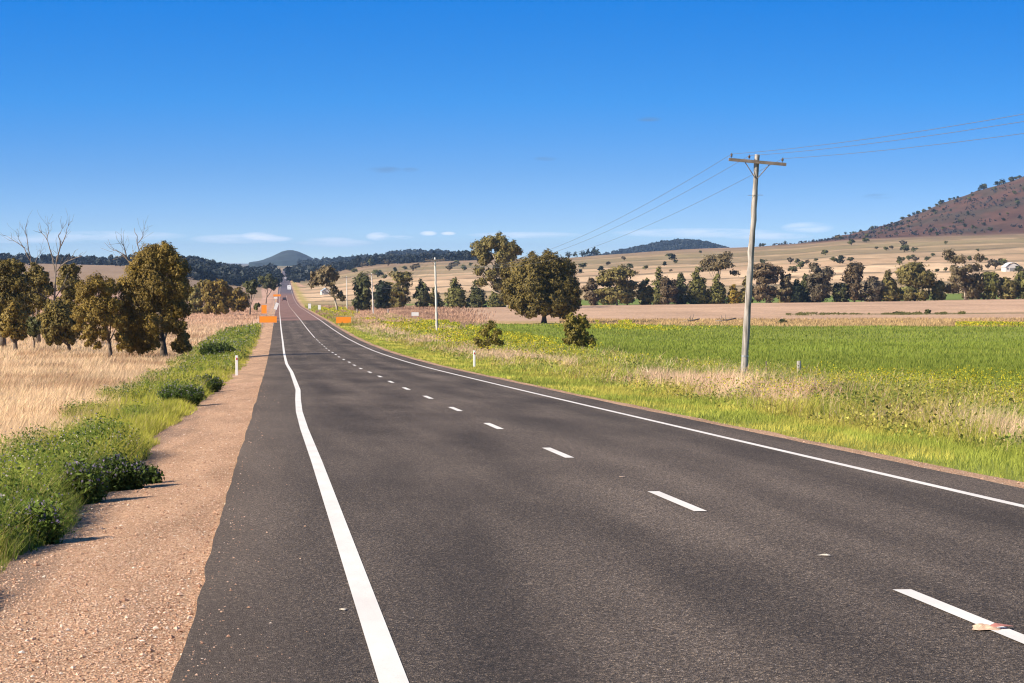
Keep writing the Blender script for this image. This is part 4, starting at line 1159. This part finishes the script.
def hill_scrub():
    g = np.random.default_rng(401); n = 1900
    px = g.uniform(770, 1150, n); Y = g.uniform(2760, 3480, n)
    k = (Y > 2790 + 500 * sst(860, 770, px)) & (fbm(px / 14, Y / 70, 403) > .46 + .12 * g.uniform(size=n))
    px, Y = px[k], Y[k]; X = (px - XV) / F * Y; z = ground(X, Y); n = len(X); H = g.uniform(.9, 3.0, n)
    per = 9; d = g.normal(size=(n, per, 3)); d /= np.linalg.norm(d, axis=2)[..., None]
    P = (np.stack([X, Y, z + H * .4], 1)[:, None] + d * (H * .55)[:, None, None]).reshape(-1, 3)
    tone = np.array(PAL['far']) * np.array((1.35, 1.0, 1.15))
    c = np.repeat(tone[g.choice(3, n)] * g.uniform(.7, 1.6, (n, 1)), per, 0)
    return stuff('hill_scrub', [quads(P, np.repeat(H * .55, per), c, g, nrm=d.reshape(-1, 3), wt=1.2)], M['leaf'], 'low dark scrub covering the face of the red-brown hill', 'scrub')
hill_scrub()

# --- cone hill far off
def cone_hill():
    g = np.random.default_rng(5); Y0 = 7600; X0 = lat(290, Y0)
    zb = -6.
    pts_x = [-60, -44, -34, -26, -18, -10, -3, 4, 10, 17, 24, 31, 42, 60]; pts_h = [0, 1.2, 3, 5.5, 8.5, 11.2, 12.6, 12.5, 11.4, 9.2, 6.5, 4, 1.6, 0]
    n = 90; u = np.linspace(-62, 62, n); v = np.linspace(-1, 1, 40)
    u = u * .66; U_, V_ = np.meshgrid(u, v)
    h = np.interp(U_ / .77 / (1 - .25 * np.abs(V_)), pts_x, pts_h) * np.clip(1 - V_ ** 2, 0, 1) + 2.2
    h = h + (fbm(U_ / 6, V_ * 6, 8) - .5) * 1.0
    X = X0 + U_ * Y0 / F; Y = Y0 + V_ * 260; Z = zb + h * Y0 / F
    rim = (np.abs(V_) > .99) | (np.abs(U_) > 40.3); Z = np.where(rim, -45., Z)
    V = np.stack([X, Y, Z], -1).reshape(-1, 3); i = np.arange(39 * n).reshape(-1, n)[:, :-1].ravel()
    obj('hill', mesh('hill', V, [np.stack([i, i + 1, i + n + 1, i + n], 1)], None, plain('wooded_hill', (.02, .032, .03), .95, 0, .6, .03), True), kind='structure')
cone_hill()

# ------------------------------------------------------------------ power poles and wires
M['poletimber'] = plain('weathered_timber', (.30, .275, .245), .9, 0, .75, 11, .02, (1, 1, .07))
M['armtimber'] = plain('crossarm_timber', (.19, .15, .12), .9, 0, .4, 4, .01)
M['poletimber_pale'] = plain('bleached_timber', (.52, .50, .46), .9, 0, .3, 6, .01, (1, 1, .12))
wire_pts = {0: [], 1: [], 2: []}
def pole(label, Y, base_px, top_px, top_py, arm_tilt, seed, armw=2.45):
    b = gbase(base_px, Y); tip = at(top_px, top_py, Y) - b; H = tip[2]
    root = thing('power_pole', label, 'power pole', tuple(b), 'timber power poles')
    g = np.random.default_rng(seed)
    ax = np.array((tip[0], tip[1], H)); mb = MB()
    ts = np.linspace(0, 1, 22)
    pts = np.array([ax * t + np.array((g.normal(0, .010), g.normal(0, .010), -.4 * (t == 0))) for t in ts])
    mb.tube(pts, .155 - .045 * ts + g.normal(0, .012, 22), 14)
    mb.build('shaft', M['poletimber' if Y < 200 else 'poletimber_pale'], root, True)
    c = ax * (1 - .32 / H); c[1] -= .16
    arm = MB(); dx = armw / 2
    ca = np.array((math.cos(arm_tilt), 0, math.sin(arm_tilt)))
    n = np.array((-math.sin(arm_tilt), 0, math.cos(arm_tilt)))
    h1, h2 = .06, .065
    P = []
    for s in (-1, 1):
        for y in (-h1, h1):
            for z in (-h2, h2): P.append(c + ca * dx * s + np.array((0, y, 0)) + n * z)
    arm.add(np.array(P), [(0, 1, 3, 2), (4, 6, 7, 5), (0, 4, 5, 1), (2, 3, 7, 6), (0, 2, 6, 4), (1, 5, 7, 3)])
    arm.build('crossarm', M['armtimber'], root)
    for s in (-1, 1):
        br = MB(); e = c + ca * s * .52 - n * .066; st = ax * (1 - 1.0 / H) + np.array((.05 * s, -.13, 0))
        br.tube([st, e], .02, 6); br.build('brace', M['armtimber'], root)
    for k, s in enumerate((-.92, -.30, .86)):
        q = c + ca * dx * s + n * .065; m = MB()
        prof_ = [(.0, .012), (.06, .012), (.065, .045), (.09, .055), (.10, .035), (.13, .05), (.15, .05), (.17, .03), (.19, .035), (.21, .01)]
        m.tube([q + n * z for z, r in prof_], [r for z, r in prof_], 10); ins = m.build('insulator', M['ceramic'], root, True)
        wire_pts[k].append((Y, b + q + n * .17))
    if Y < 200:
        m = MB(); q = ax * (1 - 1.72 / H) + np.array((0, -.12, 0)); m.tube([q + np.array((-.32, 0, 0)), q + np.array((.34, 0, .01))], .012, 6); m.build('step_bolt', M['steel'], root)
        m = MB(); q = ax * .115; m.tube([q + np.array((0, 0, -.03)), q + np.array((0, 0, .03))], .158, 12, False); m.build('band', M['steel'], root)
pole('weathered grey power pole leaning over the verge in front of the crop', 117, 743.5, 757.3, 154.5, -.085, 1)
pole('second power pole from the leaning one, thin and upright above the verge', 345, 437, 435, 257.5, .02, 2)
pole('third power pole, pale and short in front of the dark green tree', 640, 373.5, 371.5, 273, .05, 3)
pole('farthest power pole, tiny and faint by the leaning bronze gum', 790, 347.2, 346.5, 276, 0, 4)
for k in range(3):
    pts = sorted(wire_pts[k], key=lambda a: a[0]); P = []
    p0 = pts[0][1]
    near = np.array((p0[0] + .3, -111., p0[2] + 5.6))
    chain = [near] + [p for _, p in pts] + [np.array((pts[-1][1][0] + .4, 1150., pts[-1][1][2] - 3.2))]
    sag = [2.9, 2.6, 3.6, .8, 2.5]
    for a, c, s in zip(chain[:-1], chain[1:], sag):
        for t in np.linspace(0, 1, 33)[:-1]:
            p = a * (1 - t) + c * t; p[2] -= 4 * s * t * (1 - t); P.append(p)
    P.append(chain[-1])
    m = MB(); m.tube(np.array(P), .008, 5)
    lb = ('power line on the outer insulator at the field side end of the crossarms', 'power line on the insulator next to the pole tops', 'power line on the insulator at the road side end of the crossarms')
    m.build('power_line', M['wire'], None, True, label=(lb[2], lb[1], lb[0])[k], category='power line', group='power lines along the poles')

# ------------------------------------------------------------------ road furniture
def guide_post(label, px, Y, h=1.0):
    b = gbase(px, Y); r = thing('guide_post', label, 'guide post', tuple(b), 'white guide posts along the road')
    m = MB(); m.box((0, 0, h / 2 - .15), (.12, .05, h + .3), bev=.012); m.build('post', M['white'], r)
    m = MB(); m.box((0, -.03, h - .16), (.055, .008, .10), bev=.004); m.build('reflector', M['red'], r)
guide_post('white guide post in the green weeds by the gravel shoulder', 236.6, 131, .98)
guide_post('white guide post in the verge grass in front of the sparse shrub', 474.3, 150, .95)
guide_post('small white guide post past the orange sign on the near side of the leaning gum', 331, 455, .9) if False else None

def road_sign(label, px, Y, ybot, ytop, w, mat, name='roadwork_sign', cat='sign', tilt=0., legs=True, group=None):
    b = gbase(px, Y); r = thing(name, label, cat, tuple(b), group)
    z0 = at(px, ybot, Y)[2] - b[2]; z1 = at(px, ytop, Y)[2] - b[2]; z0 = max(z0, .12)
    m = MB(); m.box((0, 0, (z0 + z1) / 2), (w, .03, z1 - z0)); m.build('panel', M[mat], r)
    m = MB(); fw_ = .018
    for s in (-1, 1): m.box((s * (w / 2 + fw_ / 2 - .003), .0, (z0 + z1) / 2), (fw_, .05, z1 - z0 + .06))
    for z in (z0 - fw_ / 2 + .003, z1 + fw_ / 2 - .003): m.box((0, 0, z), (w - .01, .045, fw_))
    m.build('frame', M['steel'], r)
    for s in (-1, 1):
        m = MB(); m.tube([(s * w * .32, .06, -.15), (s * w * .32, .05, z1 * .92)], .03, 8); m.build('leg', M['steel'], r)
        m = MB(); m.tube([(s * w * .32, .06, z1 * .7), (s * w * .32, .75, -.05)], .022, 6); m.build('stay', M['steel'], r)
    r.rotation_euler = (0, tilt, 0)
    return r
RG = 'temporary roadwork signs'
road_sign('wide low orange roadwork sign on the gravel shoulder, under the tall orange one', 268, 418, 322.6, 316.2, 2.6, 'orange', group=RG)
road_sign('tall narrow orange roadwork sign standing behind the wide low orange one', 264, 585, 313.5, 305, 1.1, 'orange', group=RG)
road_sign('wide orange roadwork sign on the verge across the road from the other two', 343.5, 425, 323.2, 316.8, 2.3, 'orange', group=RG)
road_sign('white sign board leaning sideways at the road edge behind the orange signs', 273, 640, 309, 302, .75, 'white', tilt=.35, group=RG)
road_sign('small white rectangular sign in the verge beside the second power pole', 415, 500, 315.8, 312.2, 1.3, 'white', name='paddock_sign')
road_sign('narrow white board on the verge nearer the road bend', 309.5, 720, 308.5, 303.6, .75, 'white', group='white boards on the verge')
road_sign('narrow white board on the verge nearer the leaning gum', 319.3, 690, 309.5, 305, .7, 'white', group='white boards on the verge')
road_sign('low pale sign at the road edge far behind the leaning white board', 275.6, 1000, 298.6, 297, 1.3, 'white', group=RG)
road_sign('low orange barrier board across the shoulder beyond the white boards', 277, 1120, 296.4, 294.4, 3.0, 'orange', group=RG)

# fence posts and thin dead stalk by the leaning pole
def fence_post(label, px, Y, h, w=.16, mat='poletimber'):
    b = gbase(px, Y); r = np.random.default_rng(int(px)); m = MB()
    m.tube([(0, 0, -.3), (.01, 0, h * .5), (.0, .01, h)], [w / 2 * 1.05, w / 2, w / 2 * .93], 9)
    o = m.build('fence_post', M[mat], None, True, label=label, category='fence post', group='weathered fence posts'); o.location = tuple(b)
fence_post('short grey fence post stub at the crop edge right of the leaning pole', 799, 128, .78, .2)
fence_post('thin dark fence post close behind the leaning pole', 766.5, 124, .8, .07, 'bark')
fence_post('grey fence post in the rough grass left of the small white paddock sign', 388, 640, 1.4, .25)
fence_post('pale fence post by the trunk of the third power pole', 357, 660, 1.4, .25)

def log_pile(label, px, Y, L, seed):
    b = gbase(px, Y); g = np.random.default_rng(seed); r = thing('fallen_branch', label, 'fallen branch', tuple(b), 'fallen branches at the ploughed field edge')
    m = MB(); m.tube([(-L / 2, 0, .25), (-L * .1, .1, .35), (L / 2, 0, .8)], [.2, .17, .09], 8); m.build('log', M['deadwood'], r, True)
    for k in range(3):
        m = MB(); s = np.array((g.uniform(-.3, .4) * L, 0, .4)); e = s + np.array((g.normal(0, .6), g.normal(0, .4), g.uniform(.5, 1.3))); m.tube([s, (s + e) / 2 + g.normal(0, .08, 3), e], [.08, .06, .025], 6); m.build('bough', M['deadwood'], r, True)
log_pile('grey fallen branch with raised snags farther from the leaning pole', 690, 478, 3.4, 1)
log_pile('grey fallen branch lying closer to the leaning pole', 726, 478, 3.6, 2)

# scraps on the bitumen
def scrap(name, label, px, Y, l, w, h, col, seed, parts=None, rot=0.):
    X = lat(px, Y); z = float(roadz(np.array([X]), np.array([Y]))[0]) + .007
    g = np.random.default_rng(seed); n = 14; m = 5; V = [(0, 0, h)]
    for k in range(1, m + 1):
        for i in range(n):
            a = i * 2 * math.pi / n; rr = k / m * (1 + .35 * math.sin(a * 3 + seed) * k / m + g.normal(0, .07))
            V.append((math.cos(a) * l / 2 * rr, math.sin(a) * w / 2 * rr, h * (1 - (k / m) ** 2) * g.uniform(.4, 1.3) if k < m else 0))
    t = [(0, 1 + i, 1 + (i + 1) % n) for i in range(n)]; q = []
    for k in range(m - 1):
        for i in range(n):
            j = (i + 1) % n; q.append((1 + k * n + i, 1 + (k + 1) * n + i, 1 + (k + 1) * n + j, 1 + k * n + j))
    mb = MB(); mb.add(np.array(V), q, t)
    o = mb.build(name, plain(name + '_surface', col, .8, 0, .35, 40), None, True, label=label, category='scrap')
    o.location = (X, Y, z); o.rotation_euler = (0, 0, rot); return o
z_sq = scrap('squashed_scrap', 'squashed cream and pink scrap touching the closest lane dash', 985, 16.3, .15, .24, .022, (.62, .42, .28), 3)
mb = MB(); mb.add(np.array([(-.02, -.05, .006), (.04, -.06, .016), (.13, -.03, .012), (.10, .03, .014), (.03, .04, .024), (-.01, .0, .016)]) + np.array((.05, 0, 0)), None, [(0, 1, 5), (1, 2, 4), (2, 3, 4), (1, 4, 5)])
mb.build('red_smear', plain('red_smear', (.40, .16, .12), .7, 0, .3, 30), z_sq)
scrap('paper_scrap', 'small white paper scrap lying in the lane between two dashes', 826, 21.8, .10, .07, .008, (.62, .55, .45), 5)
scrap('paper_scrap', 'thin pale sliver lying on the bitumen beside the near solid edge line', 343, 18.5, .05, .08, .006, (.6, .52, .4), 6)
scrap('paper_scrap', 'tiny pale fleck on the bitumen just before the second visible dash', 622, 34, .07, .1, .006, (.5, .36, .26), 7)
scrap('pebble', 'pale pebble lying on the bitumen near the gravel edge', 188, 18.2, .03, .035, .018, (.6, .45, .33), 8)

# ------------------------------------------------------------------ vehicles far down the road
def car(label, px, Y, paint, name='car', cat='car', van=False, face=1):
    X = lat(px, Y); z = float(roadz(np.array([X]), np.array([float(Y)]))[0])
    r = thing(name, label, cat, (X, Y, z)); r.rotation_euler = (0, 0, 0 if face > 0 else math.pi)
    Hh = 3.0 if van else 1.5; L = 7.0 if van else 4.6; Wd = 2.3 if van else 1.8
    pm = plain(name + '_paint', paint, .3, 0, .05, 3); gm = plain('vehicle_glass', (.03, .035, .045), .08, 0, .1, 3)
    if van:
        prof2 = [(-L / 2, .5), (-L / 2, Hh), (L * .22, Hh), (L * .24, 2.5), (L * .40, 2.4), (L * .48, 1.5), (L / 2, 1.4), (L / 2, .45)]
    else:
        prof2 = [(-L / 2, .4), (-L / 2, .95), (-L * .42, 1.02), (-L * .30, Hh), (L * .08, Hh), (L * .24, 1.0), (L * .46, .85), (L / 2, .7), (L / 2, .38)]
    m = MB(); n = len(prof2)
    V = [(sx * Wd / 2 * (.86 if zz > 1.2 and not van else 1), y, zz) for sx in (-1, 1) for y, zz in prof2]
    q = [(i, (i + 1) % n, n + (i + 1) % n, n + i) for i in range(n)]
    cI = len(V); V += [(-Wd / 2, 0, .7), (Wd / 2, 0, .7)]
    t = [(cI, (i + 1) % n, i) for i in range(n)] + [(cI + 1, n + i, n + (i + 1) % n) for i in range(n)]
    m.add(np.array(V), q, t); m.build('body', pm, r)
    for s in (1, -1):
        g_ = MB(); yb = (-L * .36 if s < 0 else L * .16) if not van else (L * .44 if s > 0 else -L / 2)
        if van and s < 0: continue
        g_.box((0, yb + .03 * s, 1.27 if not van else 1.95), (Wd * .76, .05, .36 if not van else .7)); w_ = g_.build('windscreen' if s > 0 else 'rear_window', gm, r)
    for sx in (-1, 1):
        for sy in (-1, 1):
            w = MB(); w.tube([(sx * (Wd / 2 - .2), sy * L * .31, .34), (sx * (Wd / 2 + .02), sy * L * .31, .34)], .34, 14); w.build('wheel', M['black'], r, True)
        w = MB(); w.box((sx * Wd * .38, -L / 2 - .01, .8), (.3, .05, .2)); w.build('tail_light', M['red'], r)
        w = MB(); w.box((sx * Wd * .36, L / 2 + .01, .72), (.34, .05, .18)); w.build('headlight', M['white'], r)
car('dark car driving away on the red-brown stretch of road', 284.5, 1270, (.03, .03, .035))
car('white truck approaching on the far road behind the dark car', 289.3, 1760, (.75, .75, .75), 'truck', 'truck', True, -1)
car('pale car ahead of the dark car, approaching the red-brown stretch', 282.9, 1480, (.55, .5, .48), 'pale_car', 'car') if False else None
car('tiny pale car close to the end of the road', 285.4, 2700, (.6, .6, .62), 'car', 'car', False, -1)

# ------------------------------------------------------------------ farm buildings
def shed(label, px, Y, w, d, h, rh, rot=0., round_=False, wall=(.7, .69, .66), roof=(.78, .78, .76), name='farm_shed'):
    b = gbase(px, Y); r = thing(name, label, 'shed' if name == 'farm_shed' else 'house', tuple(b)); r.rotation_euler = (0, 0, rot)
    wm = plain('shed_wall', wall, .6, 0, .08, 1); rm = plain('shed_roof', roof, .45, 0, .08, 1, 0)
    m = MB(); V = [(-w / 2, -d / 2, -.5), (w / 2, -d / 2, -.5), (w / 2, d / 2, -.5), (-w / 2, d / 2, -.5), (-w / 2, -d / 2, h), (w / 2, -d / 2, h), (w / 2, d / 2, h), (-w / 2, d / 2, h), (0, -d / 2, h + rh * .96), (0, d / 2, h + rh * .96)]
    m.add(np.array(V), [(0, 1, 5, 4), (1, 2, 6, 5), (2, 3, 7, 6), (3, 0, 4, 7)], [(4, 5, 8), (6, 7, 9)]); m.build('wall', wm, r)
    m = MB(); k = 12
    for i in range(k):
        t0, t1 = i / k, (i + 1) / k
        f = (lambda t: (w * 1.06 * (t - .5), h - .1 + (rh + .15) * (math.sin(math.pi * t) if round_ else 1 - abs(2 * t - 1))))
        (x0, z0), (x1, z1) = f(t0), f(t1)
        V = [(x0, -d * .54, z0), (x1, -d * .54, z1), (x1, d * .54, z1), (x0, d * .54, z0)]; V += [(a, b_, c + .12) for a, b_, c in V]
        m.add(np.array(V), [(0, 3, 2, 1), (4, 5, 6, 7), (0, 1, 5, 4), (2, 3, 7, 6)])
    m.build('roof', rm, r)
    m = MB(); m.box((-w * .05, -d / 2 - .03, h * .42), (w * .35, .06, h * .84)); m.build('door', plain('shed_door', (.22, .22, .22), .6), r)
    for s in (-1, 1):
        m = MB(); m.box((s * w * .36, -d / 2 - .03, h * .6), (w * .12, .06, h * .3)); m.build('window', plain('shed_window', (.05, .06, .08), .15), r)
shed('bright white round roofed farm shed among trees at the slope foot', 1011, y_to_Y(1011, 271.5) or 1800, 7.6, 8, 2.0, 2.2, 0, True, (.56, .55, .53), (.62, .62, .61))
shed('low white farm shed peeping out between the twin stemmed gum and its neighbour', 960, y_to_Y(960, 273) or 1700, 5.5, 5, 1.8, 1.0, .2)
shed('white house with pale blue roof half hidden by the leaning bronze gum', 325.5, y_to_Y(325.5, 294.5) or 1400, 5.0, 5, 1.9, 1.5, .15, False, (.50, .49, .47), (.34, .42, .48), 'farm_house')

# ------------------------------------------------------------------ air
def haze():
    x0, x1, y0, y1, z0, z1 = -31000, 31000, -400, 31500, -60, 190
    m = MB(); m.box(((x0 + x1) / 2, (y0 + y1) / 2, (z0 + z1) / 2), (x1 - x0, y1 - y0, z1 - z0))
    mt = bpy.data.materials.new('haze_air'); mt.use_nodes = True; nt = mt.node_tree
    for n_ in list(nt.nodes):
        if n_.type != 'OUTPUT_MATERIAL': nt.nodes.remove(n_)
    v = nt.nodes.new('ShaderNodeVolumePrincipled'); v.inputs['Density'].default_value = HAZE; v.inputs['Color'].default_value = (.40, .63, 1, 1)
    nt.links.new(v.outputs[0], nt.nodes['Material Output'].inputs['Volume'])
    m.build('haze', mt, None, kind='stuff', label='thin pale blue haze filling the air over the plain', category='haze')
HAZE = 3.8e-5
if HAZE: haze()

# ------------------------------------------------------------------ light
SUN_AZ, SUN_EL = R(69), R(31)        # behind the camera on the left
s = Vector((-math.sin(SUN_AZ) * math.cos(SUN_EL), -math.cos(SUN_AZ) * math.cos(SUN_EL), math.sin(SUN_EL)))
sl = bpy.data.lights.new('sun', 'SUN'); sl.energy = 5.0; sl.angle = R(.53); sl.color = (1, .875, .71)
so = bpy.data.objects.new('sun', sl); COL.objects.link(so); so.rotation_euler = (-s).to_track_quat('-Z', 'Y').to_euler(); so.location = (-50, -50, 80)

w = bpy.data.worlds.new('World'); sc.world = w; w.use_nodes = True; nt = w.node_tree
bg = nt.nodes['Background']
tc = nt.nodes.new('ShaderNodeTexCoord'); sep = nt.nodes.new('ShaderNodeSeparateXYZ'); nt.links.new(tc.outputs['Generated'], sep.inputs[0])
# a polarised long-lens sky: it deepens quickly with height, so heights are stretched before the Sky Texture
zz = mathn(nt, 'MULTIPLY', mathn(nt, 'MAXIMUM', sep.outputs[2], 0.), 7.0)
zz = mathn(nt, 'ADD', zz, .045)
cb = nt.nodes.new('ShaderNodeCombineXYZ'); nt.links.new(sep.outputs[0], cb.inputs[0]); nt.links.new(sep.outputs[1], cb.inputs[1]); nt.links.new(zz, cb.inputs[2])
nv = nt.nodes.new('ShaderNodeVectorMath'); nv.operation = 'NORMALIZE'; nt.links.new(cb.outputs[0], nv.inputs[0])
sky = nt.nodes.new('ShaderNodeTexSky'); sky.sky_type = 'NISHITA'; sky.sun_disc = False
sky.sun_elevation = SUN_EL; sky.sun_rotation = math.atan2(s.x, s.y)
sky.air_density = 1.0; sky.dust_density = .3; sky.ozone_density = 2.0
nt.links.new(nv.outputs[0], sky.inputs['Vector'])
z = sep.outputs[2]
tint = ramp(nt, mathn(nt, 'MULTIPLY', z, 8.0), [(0, (1.22, 1.26, 1.26)), (.05, (1.02, 1.10, 1.16)), (.12, (.84, .99, 1.14)), (.25, (.60, .98, 1.28)), (.46, (.24, 1.05, 1.66)), (.76, (.01, .99, 1.92)), (1., (.3, .85, 1.3))])
c = mixc(nt, 1.0, sky.outputs[0], tint, 'MULTIPLY')
# clouds: low wisps
u = mathn(nt, 'DIVIDE', sep.outputs[0], mathn(nt, 'MAXIMUM', sep.outputs[1], .05))
cv = nt.nodes.new('ShaderNodeCombineXYZ'); nt.links.new(mathn(nt, 'MULTIPLY', u, 55), cv.inputs[0]); nt.links.new(mathn(nt, 'MULTIPLY', z, 420), cv.inputs[1])
cn = N(nt, 'ShaderNodeTexNoise', Scale=1., Detail=6., Roughness=.62); nt.links.new(cv.outputs[0], cn.inputs['Vector'])
def ell(px, py, rx, ry):
    uu = mathn(nt, 'MULTIPLY', mathn(nt, 'SUBTRACT', u, (px - XV) / F), F / rx)
    vv = mathn(nt, 'MULTIPLY', mathn(nt, 'SUBTRACT', z, (YH - py) / F), F / ry)
    d = mathn(nt, 'ADD', mathn(nt, 'MULTIPLY', uu, uu), mathn(nt, 'MULTIPLY', vv, vv))
    return mathn(nt, 'SUBTRACT', 1.0, d, True)
def union(es):
    r = es[0]
    for e in es[1:]: r = mathn(nt, 'MAXIMUM', r, e)
    return r
puffs = union([ell(258, 237, 20, 5), ell(272, 239, 22, 3), ell(378, 236.5, 13, 4.5), ell(398, 237.5, 16, 2.2), ell(428, 233.5, 9, 2.6), ell(448, 233.5, 8, 2.)])
clouds = union([ell(235, 239, 45, 5), ell(525, 235, 60, 3.5), ell(700, 233, 90, 5), ell(812, 228, 28, 6), ell(770, 236, 50, 4), ell(330, 240, 25, 3), ell(110, 236, 80, 5), ell(30, 240, 60, 4), ell(335, 243, 40, 4)])
cm = mathn(nt, 'MULTIPLY', mathn(nt, 'POWER', mathn(nt, 'MAXIMUM', puffs, mathn(nt, 'MULTIPLY', clouds, .5)), .7), ramp(nt, cn.outputs['Fac'], [(.30, 0.), (.56, 1.)]))
c = mixc(nt, mathn(nt, 'MULTIPLY', cm, .85), c, (8.2, 8.4, 9.0))
dk = union([ell(384, 170, 20, 3.6), ell(410, 170, 10, 2.6), ell(546, 159, 14, 2.4), ell(650, 120, 14, 2.6), ell(885, 197, 18, 3)])
dm = mathn(nt, 'MULTIPLY', dk, ramp(nt, cn.outputs['Fac'], [(.35, 0.), (.65, 1.)]))
c = mixc(nt, mathn(nt, 'MULTIPLY', dm, .7), c, (.95, 1.75, 3.2))
nt.links.new(c, bg.inputs['Color']); bg.inputs['Strength'].default_value = .085

sc.view_settings.view_transform = 'Standard'; sc.view_settings.look = 'None'
sc.view_settings.exposure = .9; sc.view_settings.gamma = 1.0
sc.render.engine = 'CYCLES'
sc.cycles.max_bounces = 6; sc.cycles.diffuse_bounces = 3; sc.cycles.glossy_bounces = 2; sc.cycles.transmission_bounces = 3
sc.cycles.volume_bounces = 0; sc.cycles.transparent_max_bounces = 6
sc.cycles.use_denoising = True
sc.cycles.denoiser = 'OPENIMAGEDENOISE'
sc.cycles.denoising_input_passes = 'RGB_ALBEDO_NORMAL'
sc.cycles.denoising_prefilter = 'ACCURATE'
sc.cycles.filter_width = 1.15
